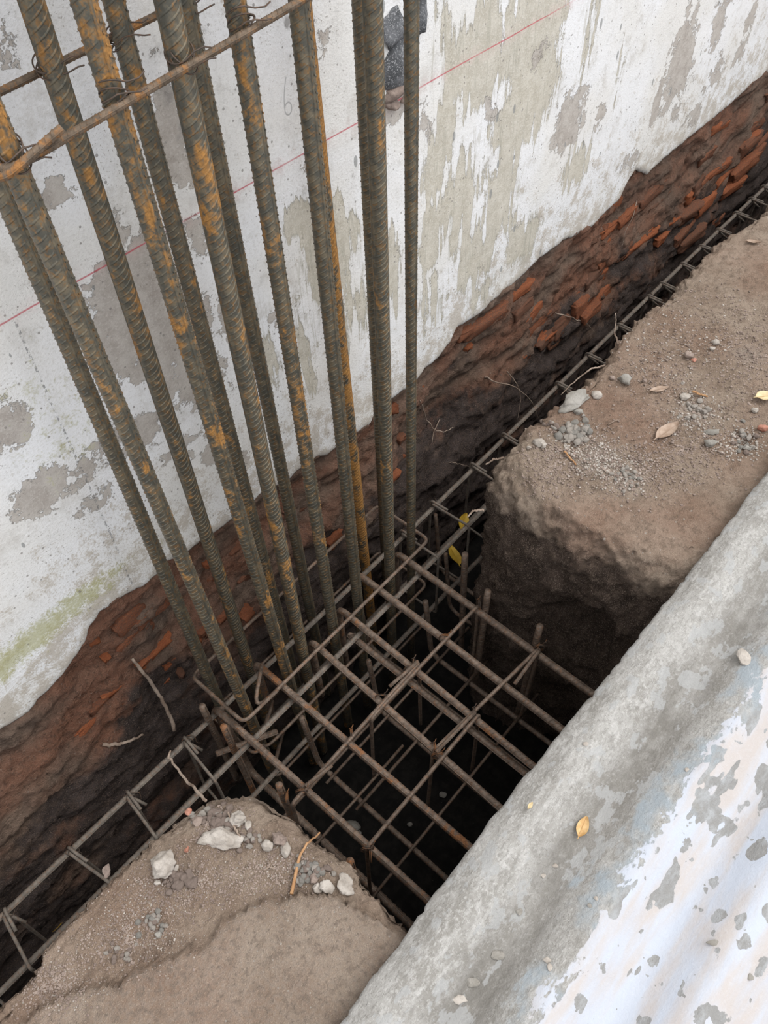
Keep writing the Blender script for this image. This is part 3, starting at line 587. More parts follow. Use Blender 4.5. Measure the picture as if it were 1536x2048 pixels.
# ---- column cage
cage = tag(empty('column_cage', (.72, -.17, -1.1)), 'tall cage of thick rusty vertical ribbed bars standing against the white wall', 'rebar cage')
CO = np.array([.72, -.17, -1.1])
FRONT = dict(B1=((165,650),(400,1200),.02),B3=((167,0),(530,1200),.05),B4=((334,0),(594,1250),.03),B5=((470,0),(650,1150),.02),B6=((597,0),(715,1200),-.16),B7=((745,0),(780,1150),-.01),B8=((823,0),(822,1080),-.14))
BACK = dict(B1b=((120,650),(352,1200),-.06),B2=((62,0),(455,1200),.04),B3b=((227,0),(495,1000),.02),B4b=((370,0),(606,1150),-.10),B6b=((682,700),(730,1125),.16),B7b=((720,0),(768,1050),-.08))
YF, YB = -.24, -.10; CD = .0315
cm = [rebar('vertical_bar', resample(np.array([[0, 0, 0.], [0, 0, 3.05]]), n=14), CD, pitch=.0122, sides=16, roll=r) for r in (-.2, -.42, .72)]
colbars = {}
for row, Y in ((FRONT, YF), (BACK, YB)):
    for k, (nm, (a, b, ru)) in enumerate(row.items()):
        A, B = onY(*a, Y), onY(*b, Y); sx = (A[0]-B[0])/(A[2]-B[2])
        x0 = B[0]+sx*(-1.1-B[2]); o = obj('vertical_bar', cm[(k+(Y == YB)) % 3], M['column_steel'], cage)
        o.location = np.array([x0, Y, -1.1])-CO; o.rotation_euler = (0, math.atan(sx), 0); o.scale = (.86, .86, 1) if nm == 'B8' else (1, 1, 1); o['rust'] = ru*.9; colbars[nm] = (x0, sx, Y)
def bx(nm, z): x0, sx, Y = colbars[nm]; return np.array([x0+sx*(z+1.1), Y, z])
def ring(x0, x1, y0, y1, z, r=.02, n=6):
    c = [(x0, y0), (x1, y0), (x1, y1), (x0, y1)]; return c
TD = .0115
tie_f = [(.345, -.085, 1.112), (.345, -.2635, 1.128), (1.115, -.2635, 1.178), (1.115, -.077, 1.14), (.34, -.077, 1.115), (.338, -.262, 1.121), (.42, -.274, 1.150)]
P = fillet(tie_f, .022, 5); P = np.vstack([resample(P[i:i+2], n=max(2, int(np.linalg.norm(P[i+1]-P[i])/.05)+1))[:-1] for i in range(len(P)-1)]+[P[-1:]])
o = obj('tie_bar', rebar('tie_bar', P-CO, TD, pitch=.009, sides=8), M['tie_steel'], cage); o['rust'] = -.05
def wire_loop(center, rad, axis_tilt=(0, 0), tails=1, thick=.0018, seed=0):
    r = random.Random(seed); a = np.linspace(0, 2*np.pi*1.7, 40); p = np.stack([rad*np.cos(a), rad*np.sin(a), .010*np.sin(a*1.0+seed)+.004*a/3], 1)
    tl = np.array([p[-1]+np.array([-math.sin(a[-1])*.012*k+.002*k, math.cos(a[-1])*.012*k, .004*k*math.sin(k+seed)]) for k in (1, 2, 2.6)])
    p = np.vstack([p, tl]); ax, ay = axis_tilt
    R = np.array([[1,0,0],[0,math.cos(ax),-math.sin(ax)],[0,math.sin(ax),math.cos(ax)]])@np.array([[math.cos(ay),0,math.sin(ay)],[0,1,0],[-math.sin(ay),0,math.cos(ay)]])
    return p@R.T+center
for k, nm in enumerate(['B1', 'B3', 'B4', 'B5', 'B2', 'B3b', 'B4b']):
    z = np.interp(bx(nm, 1.13)[0], [.345, 1.115], [1.128, 1.178]) if nm in FRONT else 1.125
    for q in range(2):
        P = wire_loop(bx(nm, z-.006+q*.006)+np.array([0, -.006 if nm in FRONT else .006, 0])-CO, CD*.53+q*.001, (.16*(-1)**q, .14*(-1)**(k+q)), seed=k*3+q)
        obj('tie_wire', sweep('tie_wire', P, .0011, 5), M['wire'], cage)['rust'] = 0.0
# stirrup around the column foot, at the level of the mat, with lapped hooks
zr = -.372
st = [(.40, -.20, zr-.03), (.352, -.262, zr-.004), (.372, -.285, zr)]
P = fillet([(.50, -.185, zr-.006), (.385, -.272, zr-.002), (1.098, -.272, zr+.002), (1.098, -.070, zr), (.352, -.070, zr-.004), (.352, -.276, zr+.006), (.47, -.279, zr+.011)], .022, 5)
P = np.vstack([resample(P[i:i+2], n=max(2, int(np.linalg.norm(P[i+1]-P[i])/.06)+1))[:-1] for i in range(len(P)-1)]+[P[-1:]])
obj('stirrup', rebar('stirrup', P-CO, .0105, pitch=.008, sides=8), M['mat_steel'], cage)['rust'] = .02
for zz in (-.62, -.86):
    P = fillet([(.5, -.18, zz), (.352, -.27, zz), (1.098, -.27, zz), (1.098, -.07, zz), (.352, -.07, zz), (.352, -.275, zz+.006), (.46, -.2, zz)], .022, 5)
    obj('stirrup', sweep('stirrup', P-CO, .005, 7), M['mat_steel'], cage)['rust'] = .02

# ---- footing cage (two mats joined by upright legs)
foot = tag(empty('footing_cage', (.68, -.55, -.9)), 'brown rusty bar grid of the footing lying in the dark pit', 'rebar cage'); FO = np.array([.68, -.55, -.9])
ZM = -.40; MD = .0205
def dense(P, st=.06): return np.vstack([resample(P[i:i+2], n=max(2, int(np.linalg.norm(P[i+1]-P[i])/st)+1))[:-1] for i in range(len(P)-1)]+[P[-1:]])
MATB = [((430,1415),(856,1801),0),((510,1325),(940,1695),0),((621,1281),(1001,1617),0),((677,1215),(1063,1530),0),((713,1145),(1121,1457),0),((791,1104),(1182,1386),0)]
MX = []
for k, (a, b, _) in enumerate(MATB):
    A, B = onZ(*a, ZM), onZ(*b, ZM); dr = (B-A)/np.linalg.norm(B-A); E_ = A+dr*1.24
    P = dense(fillet([np.r_[A[:2]+[0, .0], ZM-.36], A, E_], .035, 6)); MX.append((A, B))
    o = obj('main_bar', rebar('main_bar', P-FO, MD, pitch=.0118, sides=10, roll=.4*k), M['mat_steel'], foot); o['rust'] = [.06, .10, .0, .06, -.02, -.02][k]
A = onZ(822, 1366, ZM-.035); B = onZ(1054, 1549, ZM-.035)
obj('main_bar', rebar('main_bar', dense(np.array([A-(B-A)*.6, A+(B-A)*1.6]))-FO, MD, pitch=.0118, sides=10), M['mat_steel'], foot)['rust'] = .0
ZC = ZM+MD*.5+.0055; XD = .0105; ZL = -.80
def cross(px, zc=ZC, hooks=(1, 1), d=XD, drop=None, name='cross_bar', up=.0):
    A, B = onZ(*px[0], zc), onZ(*px[1], zc); pts = []
    if hooks[0]: pts.append(A+np.array([-.012, 0, (drop or ZL-.02)-zc]))
    pts += [A, B]
    if hooks[1]: pts.append(B+np.array([.012, 0, (drop or ZL-.02)-zc]))
    P = dense(fillet(pts, .018, 5)) if len(pts) > 2 else dense(np.array(pts))
    o = obj(name, rebar(name, P-FO, d, pitch=.008, sides=8), M['mat_steel'], foot); o['rust'] = -.06; return o
cross(((733,1697),(958,1428)), hooks=(1, 1)); cross(((866,1503),(1079,1296)), hooks=(1, 1), zc=ZC+.001)
cross(((1079,1299),(1029,1368)), hooks=(1, 0), zc=ZC+.009)
cross(((872,1504),(950,1424)), hooks=(0, 0), zc=ZC+.011)
cross(((584,1608),(838,1325)), hooks=(1, 1)); cross(((742,1437),(957,1210)), hooks=(1, 1), zc=ZC+.001)
cross(((610,1572),(664,1531)), hooks=(0, 0), zc=ZC+.011); cross(((779,1373),(836,1322)), hooks=(0, 0), zc=ZC+.012)
# lower mat
for a, b, dd in [((640,1527),(888,1758),.018),((863,1308),(1098,1486),.018),((505,1543),(780,1819),.024),((760,1420),(985,1610),.016),((740,1290),(980,1490),.016),((882,1139),(1152,1340),.014),((901,1215),(1135,1395),.014)]:
    A, B = onZ(*a, ZL), onZ(*b, ZL); x = (A[0]+B[0])/2; tl = (B[0]-A[0])*.25
    pts = fillet([(x-tl, A[1]+.03, ZL+.30), (x-tl, A[1], ZL), (x+tl, B[1]-.5, ZL)], .05, 6)
    o = obj('lower_bar', rebar('lower_bar', dense(pts)-FO, dd, pitch=dd*.7, sides=8), M['mat_steel'], foot); o['rust'] = -.04
for a, b in [((650,1661),(757,1554)),((768,1543),(936,1379)),((760,1551),(928,1387)),((747,1772),(1040,1450)),((590,1590),(800,1400)),((700,1500),(900,1310))]:
    A, B = onZ(*a, ZL+.015), onZ(*b, ZL+.015); y = (A[1]+B[1])/2; ex = .12
    obj('lower_cross_bar', sweep('lower_cross_bar', np.array([[A[0]-ex, y, ZL+.016], [B[0]+ex, y, ZL+.016]])-FO, .0048, 7), M['mat_steel'], foot)['rust'] = -.1
# upright bar ends along both sides of the pit
for px, ln_, lean in [((930,1108),.62,(.03, 0)),((976,1182),.62,(.0, 0)),((1080,1252),.62,(0, 0)),((447,1453),.55,(.0, 0)),((404,1412),.55,(.0, .01)),((558,1570),.55,(0, 0)),((700,1722),.55,(0, 0))]:
    A = onZ(*px, -.30 if px[0] > 600 and px[0] != 700 else -.33)
    P = dense(np.array([A, A+np.array([lean[0], lean[1], -ln_])]))
    o = obj('upright_bar', rebar('upright_bar', P-FO, .0195, pitch=.013, sides=10), M['mat_steel'], foot); o['rust'] = .12 if px[0] in (447, 558, 700) else .02
A = onZ(432, 1508, -.52); obj('upright_bar', rebar('upright_bar', dense(np.array([A, A+np.array([.16, -.06, -.05])]))-FO, .0195, pitch=.013), M['mat_steel'], foot)['rust'] = -.05
# wire at the crossings
for k, px in enumerate([(828,1330),(818,1342),(868,1498),(875,1512),(948,1428),(735,1700),(741,1712),(1078,1297),(1074,1306),(604,1585),(703,1470),(889,1277),(957,1211),(762,1396),(575,1598)]):
    c = onZ(*px, ZM+.003)
    a = np.linspace(.6, 2*np.pi*2.15, 54); dg = np.array([1, (-1)**k, 0])/math.sqrt(2); ax = np.array([-dg[1], dg[0], 0])
    P = c+np.array([0, 0, .004]) + np.outer(.0150*np.cos(a), dg) + np.outer(.0185*np.sin(a), [0, 0, 1]) + np.outer(.0035*(a/6.3-1), ax)
    P = np.vstack([P, P[-1]+np.array([[.006, -.004, .006], [.013, -.002, .008]])])
    o = obj('tie_wire', sweep('tie_wire', P-FO, .0012, 5), M['wire'], foot); o['rust'] = .22

# ---- beam cage along the trench
beam = tag(empty('beam_cage', (1.5, -.26, -.75)), 'long thin beam cage of four bars running along the trench beside the wall', 'rebar cage'); BO_ = np.array([1.5, -.26, -.75])
ZB = -.425; Yw = onZ(860, 1015, ZB)[1]*.5+onZ(100, 1749, ZB)[1]*.5; Yk = onZ(840, 1152, ZB)[1]*.5+onZ(145, 1835, ZB)[1]*.5; BD = .0165; HB = .30
for y, z in ((Yw, ZB), (Yk, ZB), (Yw, ZB-HB), (Yk, ZB-HB)):
    xs_ = np.linspace(-1.5, 6.3, 60); P = np.stack([xs_, y+.004*np.sin(xs_*2.1+z*9), z+.004*np.sin(xs_*1.7+y*20)], 1)
    o = obj('long_bar', rebar('long_bar', P-BO_, BD, pitch=.0125, sides=9), M['beam_steel'], beam); o['rust'] = 0.0
for k, px in enumerate([-130, 12, 140, 258, 372, 806, 867, 947, 1010, 1118, 1178, 1240, 1300, 1327, 1368, 1405, 1440, 1475, 1505, 1530, 1560, 1590]):
    x = onZ(px, 1845-.957*px, ZB)[0]; r = random.Random(k); sk = r.uniform(-.03, .03) if px < 400 else r.uniform(-.012, .012)
    g = BD*.5+.004; y0, y1, z0, z1 = Yk-g, Yw+g, ZB-HB-g, ZB+g
    pts = [(x+.02, y1-.05, z1-.035), (x, y1, z1), (x+sk, y0, z1), (x+sk*1.5, y0, z0), (x+sk*.5, y1, z0), (x+.009, y1, z1+.001), (x+.009+sk*.4, y1-.065, z1+.002)]
    o = obj('stirrup', sweep('stirrup', dense(fillet(pts, .013, 4), .2)-BO_, .0042, 7), M['beam_steel'], beam); o['rust'] = -.05
    obj('tie_wire', sweep('tie_wire', wire_loop(np.array([x+.004, Yw, ZB])-BO_, BD*.68, (0.2, 1.5), seed=k), .0013, 5), M['wire'], beam)['rust'] = 0.0

# ================================================================== SMALL THINGS
def bvh(o): me = o.data; return BVHTree.FromPolygons([v.co[:] for v in me.vertices], [p.vertices[:] for p in me.polygons])
TB = {'R': bvh(bankR), 'L': bvh(bankL), 'F': bvh(found)}
shb = bpy.data.objects['corrugated_sheet']; TB['S'] = bvh(shb); flo = bpy.data.objects['floor']; TB['P'] = bvh(flo)
def hit(px, py, k):
    d = ray(px, py); r = TB[k].ray_cast(Vector(CP), Vector(d).normalized())
    if r[0] is None: p = onZ(px, py, 0); return np.array(p), np.array([0, 0, -1.0])
    n = np.array(r[1]); n = n if n@d < 0 else -n
    return np.array(r[0]), n
def px_m(p, px): return px*float(np.linalg.norm(p-CP))/F*.97               # pixel size -> metres at that point
def put_stone(px, py, wpx, hpx, k, mat, label, cat='stone', seed=0, name='stone', flat=.6, sub=3, sink=.25, rot=None, rough=.35, facet=.5, group=None):
    p, n = hit(px, py, k); a, b = px_m(p, wpx)/2, px_m(p, hpx)/2
    me = stone_mesh(name, (a, b, min(a, b)*flat*1.4), seed, sub, rough, facet); zmin = min(v.co.z for v in me.vertices)
    o = obj(name, me, mat); o.location = p + np.array([0, 0, min(a, b)*flat*1.4*(1-2*sink)])
    o.rotation_euler = (0, 0, rot if rot is not None else seed*1.7); tag(o, label, cat, group); return o
CAMROT = PA                                                               # so that an outline's width runs across the view
G = [(1247,762,27,30,'R','grey','smooth round grey stone on the far bank near the trench edge'),
 (1150,806,95,44,'R','grey','long grey slab of mortar sticking out over the trench edge'),
 (1193,793,24,22,'R','pale','pale knobbly stone just behind the slab at the trench edge'),
 (1368,797,26,17,'R','pale','pale buff stone beside the orange twig'),
 (1375,714,22,20,'R','tan','brownish stone next to a red chip on the far bank'),
 (1386,722,14,11,'R','red','small red brick chip touching a brownish stone'),
 (1430,688,17,15,'R','pale','small white stone far up the bank'),
 (1424,699,12,11,'R','pale','tiny white stone just below another small white one'),
 (1508,824,16,15,'R','pale','rounded whitish stone under the cream leaf'),
 (1524,860,22,17,'R','red','reddish brick lump at the right edge of the picture'),
 (1422,866,34,17,'R','grey','flat blue grey flake among rubble on the bank'),
 (1421,889,30,22,'R','grey','pale grey broken flake just below a blue grey flake'),
 (1493,898,18,14,'R','grey','light grey chip in the dark patch at right'),
 (1289,763,12,11,'R','tan','small tan pebble right of the round grey stone'),
 (1366,767,10,9,'R','pale','small white pebble above the pale buff stone'),
 (1224,757,16,13,'R','tan','small brown stone left of the round grey stone'),
 (1157,827,26,15,'R','grey','oval grey stone above the gravel pile at the trench edge'),
 (1078,888,26,22,'R','pale','larger pale round lump near the bank corner'),
 (1086,893,16,16,'R','pale','smaller pale round lump against the larger one near the bank corner'),
 (1057,897,11,12,'R','pale','little white stone nearest the bank corner'),
 (327,1734,58,58,'L','pale','big white broken stone on the near bank'),
 (446,1682,76,44,'L','pale','wide pale stone half buried in the near bank'),
 (480,1640,36,36,'L','pale','white chunk beside the pile of brown pebbles'),
 (496,1652,16,18,'L','pale','small white piece at the right foot of a white chunk'),
 (538,1691,26,24,'L','pale','rounded white stone in the crevice left of an angular one'),
 (574,1702,24,28,'L','pale','angular white stone standing in the crevice'),
 (560,1680,40,30,'L','tan','smooth brown clod above the angular white stone'),
 (690,1772,36,40,'L','pale','white wedge shaped stone at the lower end of the crevice'),
 (655,1777,36,26,'L','pale','pinkish white lump left of a wedge shaped stone'),
 (636,1777,22,22,'L','pale','small pinkish white lump at the left end of the lumps'),
 (627,1757,20,22,'L','tan','brown grey pebble above the pinkish white lumps'),
 (215,1745,18,26,'L','tan','pinkish clod perched on the edge of the left trench'),
 (352,1737,14,14,'L','pale','small white fragment touching the big white stone'),
 (316,1766,14,10,'L','pale','tiny white fragment in front of the big white stone'),
 (376,1625,16,16,'L','red','reddish crumb on the rim of the near bank'),
 (395,1645,26,20,'L','tan','tan clod above the big white stone'),
 (374,1700,10,14,'L','red','red brick crumb right of the big white stone'),
 (318,1870,16,15,'L','grey','greenish grey pebble in the gravel of the near bank')]
for k, (x, y, a, b, s, m_, lab) in enumerate(G):
    put_stone(x, y, a, b, s, M[m_], lab, seed=k+1, flat=.62 if a < 60 else .5, rot=CAMROT+((.55) if x == 1150 else 0), sub=(4 if max(a, b) > 34 else 3) if max(a, b) > 14 else 2, facet=.62, rough=.5)
# countable pebbles in heaps
PMESH = {m_: [stone_mesh('pebble', (1, .85, .7), 40+j+7*i, 2, .3, .5) for j in range(4)] for i, m_ in enumerate(('tan', 'pale', 'grey'))}
def heap(cx, cy, rx, ry, n, k, mats, lo, hi, label, group, seed):
    r = random.Random(seed)
    for i in range(n):
        x, y = cx+r.gauss(0, .5)*rx, cy+r.gauss(0, .5)*ry; p, nn_ = hit(x, y, k); m_ = r.choice(mats); s = px_m(p, r.uniform(lo, hi)*1.35)/2
        me = PMESH[m_][r.randrange(4)]; o = obj('pebble', me, M[m_]); o.location = p+np.array([0, 0, s*.35]); o.scale = (s, s, s)
        o.rotation_euler = (r.uniform(-.4, .4), r.uniform(-.4, .4), r.uniform(0, 6.2)); tag(o, label, 'pebble', group)
heap(440, 1643, 32, 24, 64, 'L', ['tan', 'tan', 'tan', 'pale'], 8, 16, 'brown pebble in the heap at the tip of the near bank', 'brown pebbles heaped at the tip of the near bank', 1)
heap(400, 1633, 16, 12, 9, 'L', ['tan', 'pale'], 7, 13, 'brown pebble at the left rim of the near bank tip', 'pebbles on the left rim of the near bank tip', 2)
heap(358, 1763, 42, 16, 26, 'L', ['tan'], 8, 17, 'brown pebble below the big white stone', 'brown pebbles below the big white stone', 3)
heap(492, 1675, 28, 16, 20, 'L', ['tan', 'pale'], 7, 13, 'pebble right of the half buried pale stone', 'pebbles right of the half buried pale stone', 4)
heap(620, 1745, 40, 26, 44, 'L', ['tan', 'pale', 'grey'], 7, 14, 'greyish pebble along the crevice of the near bank', 'pebbles along the crevice of the near bank', 5)
heap(310, 1850, 24, 30, 22, 'L', ['tan', 'grey', 'pale'], 6, 12, 'small pebble on the slope of the near bank', 'small pebbles on the near bank slope', 6)
heap(245, 1900, 34, 26, 16, 'L', ['pale', 'tan'], 5, 10, 'tiny pale pebble on the lower near bank', 'tiny pale pebbles on the lower near bank', 12)
heap(1150, 866, 30, 22, 52, 'R', ['pale', 'grey', 'pale'], 8, 17, 'pale pebble in the gravel pile by the trench edge', 'pale gravel pile by the trench edge', 7)
heap(1105, 850, 22, 12, 12, 'R', ['tan', 'pale'], 6, 12, 'pebble on the rim of the far bank', 'pebbles on the rim of the far bank', 8)
heap(1390, 815, 26, 22, 16, 'R', ['pale'], 6, 12, 'pale pebble scattered below the orange twig', 'pale pebbles below the orange twig', 9)
heap(1480, 880, 34, 26, 22, 'R', ['pale', 'grey', 'tan'], 5, 12, 'small pebble in the dark gravel patch at right', 'pebbles in the dark gravel patch at right', 10)
heap(1255, 955, 40, 26, 26, 'R', ['pale', 'grey'], 5, 10, 'small pale pebble in the middle of the far bank', 'small pale pebbles in the middle of the far bank', 11)
# fine grit nobody could count
def grit(name, k, n, pts, lo, hi, mat, seed):
    r = np.random.default_rng(seed); v0, f0 = ico(1); V = []; Fc = []; c = 0
    v0 = v0*(1+.25*fbm(v0*2, 2)[:, None])
    for i in range(n):
        cx, cy, rx, ry = pts[r.integers(len(pts))]; p, nn_ = hit(cx+r.normal()*rx*.55, cy+r.normal()*ry*.55, k)
        if nn_[2] < .5: continue
        s = r.uniform(lo, hi)**1.0*r.uniform(.5, 1); V.append(v0*np.array([s, s*r.uniform(.6, 1), s*.6])@np.array([[math.cos(i), -math.sin(i), 0], [math.sin(i), math.cos(i), 0], [0, 0, 1]])+p+[0, 0, s*.2]); Fc.append(f0+c); c += len(v0)
    o = obj(name, mesh(name, np.vstack(V), np.vstack(Fc), False), mat); return o
tag(grit('soil_grit', 'R', 5200, [(1180,900,90,60),(1260,950,90,50),(1400,850,120,90),(1400,650,120,90),(1320,740,90,80),(1500,720,60,90),(1100,930,60,60),(1350,920,90,60)], .0012, .0048, M['tan'], 1), 'brown grit and crumbs strewn over the far bank', 'grit', kind='stuff')
tag(grit('pale_grit', 'R', 1700, [(1190,915,60,40),(1240,945,60,40),(1390,830,50,40),(1150,875,40,25),(1480,890,50,30),(1330,690,140,100)], .0015, .0045, M['pale'], 2), 'pale specks of mortar strewn over the far bank', 'grit', kind='stuff')
tag(grit('crumbled_soil', 'L', 4200, [(440,1660,60,40),(330,1790,100,60),(240,1880,90,60),(100,1970,70,50),(560,1740,90,50),(400,1760,120,60)], .0012, .0032, M['tan'], 3), 'brown crumbs strewn over the near bank', 'grit', kind='stuff')
tag(grit('lime_grit', 'L', 1300, [(300,1880,90,60),(250,1850,100,60),(450,1750,150,70),(120,1960,80,50),(300,1790,110,60),(560,1740,70,40)], .0006, .0020, M['pale'], 4), 'whitish specks strewn over the near bank', 'grit', kind='stuff')

# roots and twigs
def root(name, pts, r0, r1, mat, label, cat='root', wig=.004, seed=0, group=None, parent=None):
    P = np.array(pts, float); t = np.linspace(0, 1, len(P)); tt_ = np.linspace(0, 1, 26)
    S = np.stack([np.interp(tt_, t, P[:, k]) for k in range(3)], 1); ker = np.array([1, 2, 1])/4
    for _ in range(2): S[1:-1] = (S[:-2]+2*S[1:-1]+S[2:])/4
    S = S + wig*fbm(np.stack([tt_*9+seed, tt_*0+seed, tt_*0], 1), 3)[:, None]*np.array([1, .4, .7])
    rad = np.linspace(r0, r1, 26)*(1+.25*fbm(np.stack([tt_*14+seed, tt_*0, tt_*0], 1), 2))
    org = S[0].copy(); o = obj(name, sweep(name, S-org, rad, 7), mat, parent); o.location = org
    return tag(o, label, cat, group) if label else o
def onF(px, out=.012):
    p, n = hit(*px, 'F'); return p+np.array([0, -out, 0])
root('root', [onF(q, e) for q, e in (((262,1316), .004), ((285,1345), .012), ((302,1370), .02), ((314,1395), .03), ((326,1420), .035), ((330,1442), .04))], .0042, .0052, M['root'], 'thick pale root hanging down the brick foundation at left', seed=2)
r0 = [onZ(x, y, z) for x, y, z in ((341,1502,-.12),(336,1515,-.12),(352,1535,-.10),(372,1560,-.07),(392,1580,-.03),(412,1600,.0))]
root('root', r0, .0022, .0032, M['root'], 'bent pale root reaching from the near bank over the left trench', seed=5)
root('root', [onF(q, e) for q, e in (((964,752), .01), ((985,760), .02), ((1015,765), .02), ((1045,788), .03), ((1060,815), .03), ((1060,830), .04))], .0028, .0012, M['root'], 'thin curled root on the dark foundation above the far trench', seed=6)
root('root', [onF(q, e) for q, e in (((1010,740), .01), ((1025,765), .025), ((1028,790), .03), ((1022,830), .03))], .002, .0008, M['root'], 'thin root hanging straight down on the dark foundation', seed=7)
root('root', [onF(q, e) for q, e in (((838,800), .005), ((845,830), .015), ((858,855), .02), ((880,858), .02), ((900,852), .015))], .002, .001, M['root'], 'fine white root curling right of the rightmost upright bar', seed=8)
root('root', [onF(q, e) for q, e in (((875,835), .01), ((860,860), .015), ((855,880), .02))], .0018, .0008, M['root'], 'short fine root crossing a curling white root', seed=9)
root('root', [onF(q, e) for q, e in (((1106,623), .01), ((1140,633), .02), ((1165,642), .02), ((1180,660), .02))], .0022, .001, M['root'], 'fine grey root on the reddish foundation high above the far trench', seed=10)
root('root', [onF(q, e) for q, e in (((895,922), .01), ((920,925), .02), ((945,932), .02))], .0016, .0008, M['root'], 'hair thin root low on the dark foundation', seed=11)
root('root', [onF(q, e) for q, e in (((1272,400), .004), ((1262,430), .01), ((1245,460), .012), ((1240,490), .01))], .0016, .0008, M['root'], 'hair thin root just below the plaster edge at upper right', seed=12)
root('root', [onF(q, e) for q, e in (((203,1487), .004), ((228,1484), .012), ((255,1476), .012), ((284,1466), .006))], .0055, .003, M['root'], 'thick brown root lying level on the dark foundation at left', seed=23)
def onB(px, k='R', out=.004): p, n = hit(*px, k); return p+np.array([0, 0, out])
q = onB((1210,732)); root('root', [q, q+(-.06, .02, .012), q+(-.11, .04, -.02), q+(-.15, .045, -.035)], .003, .0012, M['root'], 'pale root poking out of the far bank over the trench', seed=13)
q = onB((1236,690)); root('root', [q, q+(.0, .02, .03), q+(.015, .03, .06), q+(.02, .04, .08)], .0026, .0012, M['root'], 'thin root standing up beside the beam bar', seed=14)
q = onB((1008,918)); root('root', [q, q+(-.02, .02, -.004), q+(-.04, .03, -.012)], .0032, .0018, M['root'], 'short pale root stub at the corner of the far bank', seed=15)
q = onB((968,1022)); root('root', [q, q+(-.02, .02, .0), q+(-.04, .02, -.006)], .0032, .0018, M['root'], 'short pale root stub below the corner of the far bank', seed=16)
root('twig', [onB((x, y), 'L', .008) for x, y in ((584,1790), (592,1750), (600,1715), (615,1690), (640,1668))], .0036, .0018, M['twig'], 'orange brown twig lying over the crevice of the near bank', 'twig', seed=17)
root('twig', [onB((x, y), 'L', .012) for x, y in ((458,1628), (470,1655), (482,1678))], .0022, .0018, M['root'], 'short grey twig leaning on the heap of brown pebbles', 'twig', seed=18)
root('twig', [onB((x, y), 'R', .006) for x, y in ((1384,785), (1398,792), (1414,796))], .0032, .0022, M['twig'], 'short orange twig on the far bank', 'twig', seed=19, wig=.002)
root('twig', [onB((x, y), 'R', .006) for x, y in ((1128,905), (1140,920), (1152,932))], .0028, .002, M['twig'], 'brown twig below the pale gravel pile', 'twig', seed=20, wig=.002)
root('twig', [onB((x, y), 'R', .006) for x, y in ((1215,852), (1228,845), (1240,842))], .0022, .0015, M['root'], 'thin pale straw right of the gravel pile', 'twig', seed=21, wig=.002)
root('twig', [onB((x, y), 'L', .006) for x, y in ((530,1742), (540,1735), (548,1738))], .0016, .001, M['root'], 'tiny curved pale straw in the middle of the near bank', 'twig', seed=22, wig=.002)
# leaves
def leaf(name, px, py, lpx, wpx, k, mat, label, ang, curl=.2, z=None, lift=.006, tilt=0, cat='leaf'):
    p = (hit(px, py, k)[0] if z is None else np.array(onZ(px, py, z))); L_, W_ = px_m(p, lpx), px_m(p, wpx)
    u = np.linspace(0, 1, 13); v = np.linspace(-1, 1, 7); U, Vv = np.meshgrid(u, v, indexing='ij')
    wd = np.sin(np.pi*np.clip(U, .02, .98)**.85)**.75*W_/2
    P = np.stack([(U-.5)*L_, Vv*wd, curl*W_*(Vv**2)*.5+curl*L_*.25*(U-.5)**2+.0008*fbm(np.stack([U*5, Vv*3, U*0+px], -1), 2)], -1).reshape(-1, 3)
    f = grid_faces(13, 7); m = len(P); B = P-[0, 0, .0008]
    o = obj(name, mesh(name, np.vstack([P, B]), np.vstack([f, f[:, ::-1]+m])), mat); o.location = p+np.array([0, 0, lift]); o.rotation_euler = (tilt, 0, ang)
    mid = np.array([[x*L_, 0, curl*L_*.25*x*x+.0009] for x in np.linspace(-.62, .45, 8)])
    obj('midrib', sweep('midrib', mid, np.linspace(W_*.045, W_*.02, 8), 5), mat, o); return tag(o, label, cat)
AX = math.atan2(CM[1, 0], CM[0, 0])
leaf('leaf', 1164, 1656, 42, 22, 'S', M['tanleaf'], 'dry curled tan leaf lying on the grey sheet', AX+1.05, .55)
leaf('leaf', 1528, 796, 36, 24, 'R', M['cream'], 'cream oval leaf at the right edge of the far bank', AX+.15, .3)
leaf('leaf', 1333, 866, 64, 26, 'R', M['brownleaf'], 'pale brown crumpled leaf in the middle of the far bank', AX+.65, .4)
leaf('leaf', 1318, 782, 40, 14, 'R', M['brownleaf'], 'pinkish brown leaf scrap above the crumpled leaf', AX+.25, .3)
leaf('leaf', 1505, 488, 26, 10, 'R', M['brownleaf'], 'brown leaf scrap at the top right of the far bank', AX-.2, .5)
leaf('petal', 1060, 1613, 16, 8, 'S', M['cream'], 'tiny cream petal near the edge of the grey sheet', AX+.9, .3, cat='petal')
leaf('leaf', 927, 1046, 46, 24, 'P', M['yellow'], 'yellow leaf behind the beam bar in the far trench', AX+1.3, .2, z=-.60, tilt=.5)
leaf('leaf', 908, 1112, 52, 28, 'P', M['yellow'], 'larger yellow leaf in front of the beam bar in the far trench', AX+1.9, .2, z=-.62, tilt=.5)
leaf('leaf', 105, 1845, 60, 34, 'P', M['yellow'], 'dull yellow leaf at the bottom of the left trench', AX+.5, .2, z=-.95)
leaf('leaf', 378, 1470, 60, 34, 'P', M['yellow'], 'dull yellow leaf beside the wall in the left trench', AX+.5, .2, z=-.70)
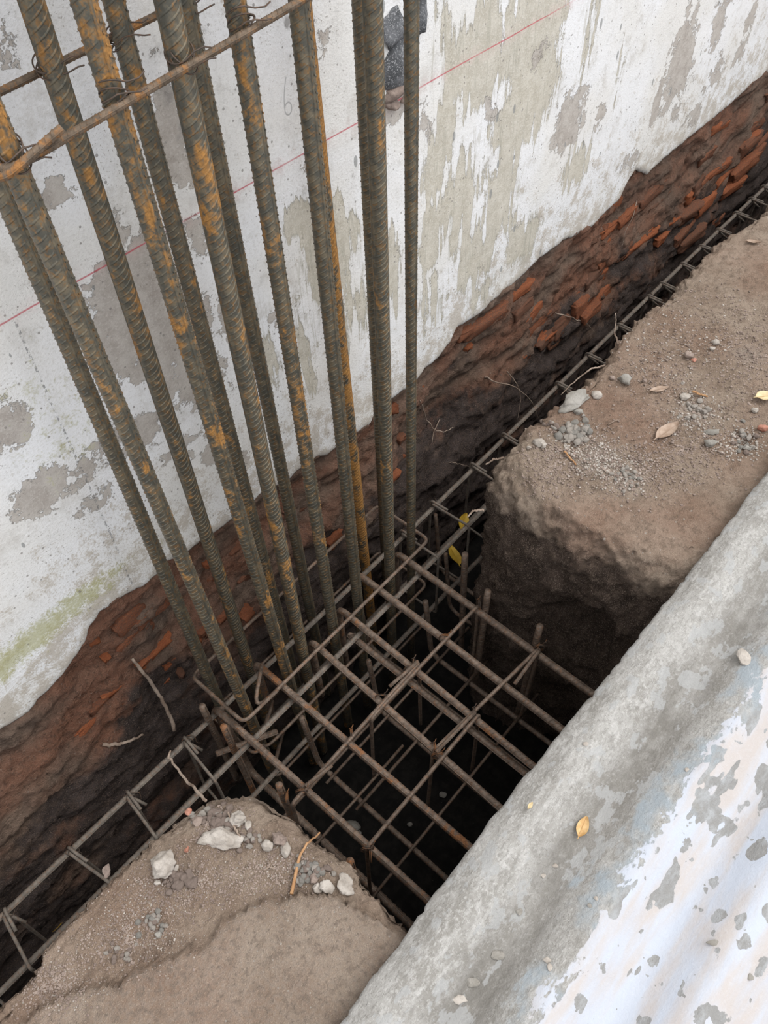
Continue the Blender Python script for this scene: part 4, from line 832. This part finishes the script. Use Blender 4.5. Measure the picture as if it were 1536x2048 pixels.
# flakes on the sheet
for k, (x, y, a, b, lab) in enumerate([(1039,1824,16,14,'round grey mortar blob on the sheet'),(995,1910,26,18,'grey mortar crumb low on the sheet'),(1094,1920,18,14,'white paint flake low on the sheet'),(1100,1934,12,16,'second white flake just below the first one low on the sheet'),(945,1965,30,18,'grey mortar crumbs near the bottom of the sheet'),(918,2000,28,16,'lowest mortar crumb on the sheet'),(1110,1731,12,10,'white flake in the middle of the grey band'),(1086,1752,12,9,'white flake left of the middle one on the grey band'),(1427,1885,28,12,'dark seed shaped chip on the white paint'),(1500,1954,16,12,'small dark chip at the lower right of the white paint'),(1192,1797,10,9,'small white chip on the blue band'),(1170,1488,14,10,'white flake near the sheet edge'),(1179,1811,10,10,'dark speck of mortar on the blue band'),(1373,1540,10,9,'white speck on the upper blue band'),(1488,1318,30,40,'curled white paint flake at the upper end of the blue band')]):
    put_stone(x, y, a, b, 'S', M['grey'] if ('grey' in lab and 'mortar' in lab) or 'dark' in lab else M['pale'], lab, 'flake', seed=90+k, name='flake', flat=.35, sub=2, sink=.2, rot=CAMROT)
# dark rock bedded in the broken plaster, with rubble under it (parts of the wall)
for k, (x, y, a, b, m_) in enumerate([(792,62,56,64,'darkrock'),(796,120,58,76,'darkrock'),(838,30,22,64,'darkrock'),(788,182,58,24,'red'),(782,208,30,20,'tan'),(812,196,22,18,'tan')]):
    p = onY(x, y, 0); hx = (onY(x+a/2, y, 0)-onY(x-a/2, y, 0))[0]/2; hz = (onY(x, y-b/2, 0)-onY(x, y+b/2, 0))[2]/2
    o = obj('rock' if m_ == 'darkrock' else 'rubble', stone_mesh('rock', (hx*1.3, .022, hz*1.55), 130+k, 3, .4, .6), M[m_] if m_ != 'red' else M['tan'], wall); o.location = (p[0], .003, p[2])
# pale stones at the bottom of the pit
for k, (x, y, a, b) in enumerate([(705,1655,26,22),(718,1668,10,10),(885,1590,14,10),(1015,1440,12,10),(820,1650,10,8)]):
    put_stone(x, y, a*1.3, b*1.3, 'P', M['grey'], ['grey stone at the bottom of the pit under the grid', 'little pale stone beside the grey stone on the pit floor', 'small stone on the pit floor near the sheet', 'small stone on the pit floor under the far bars', 'small stone on the pit floor below the middle bars'][k], seed=150+k, rot=CAMROT)
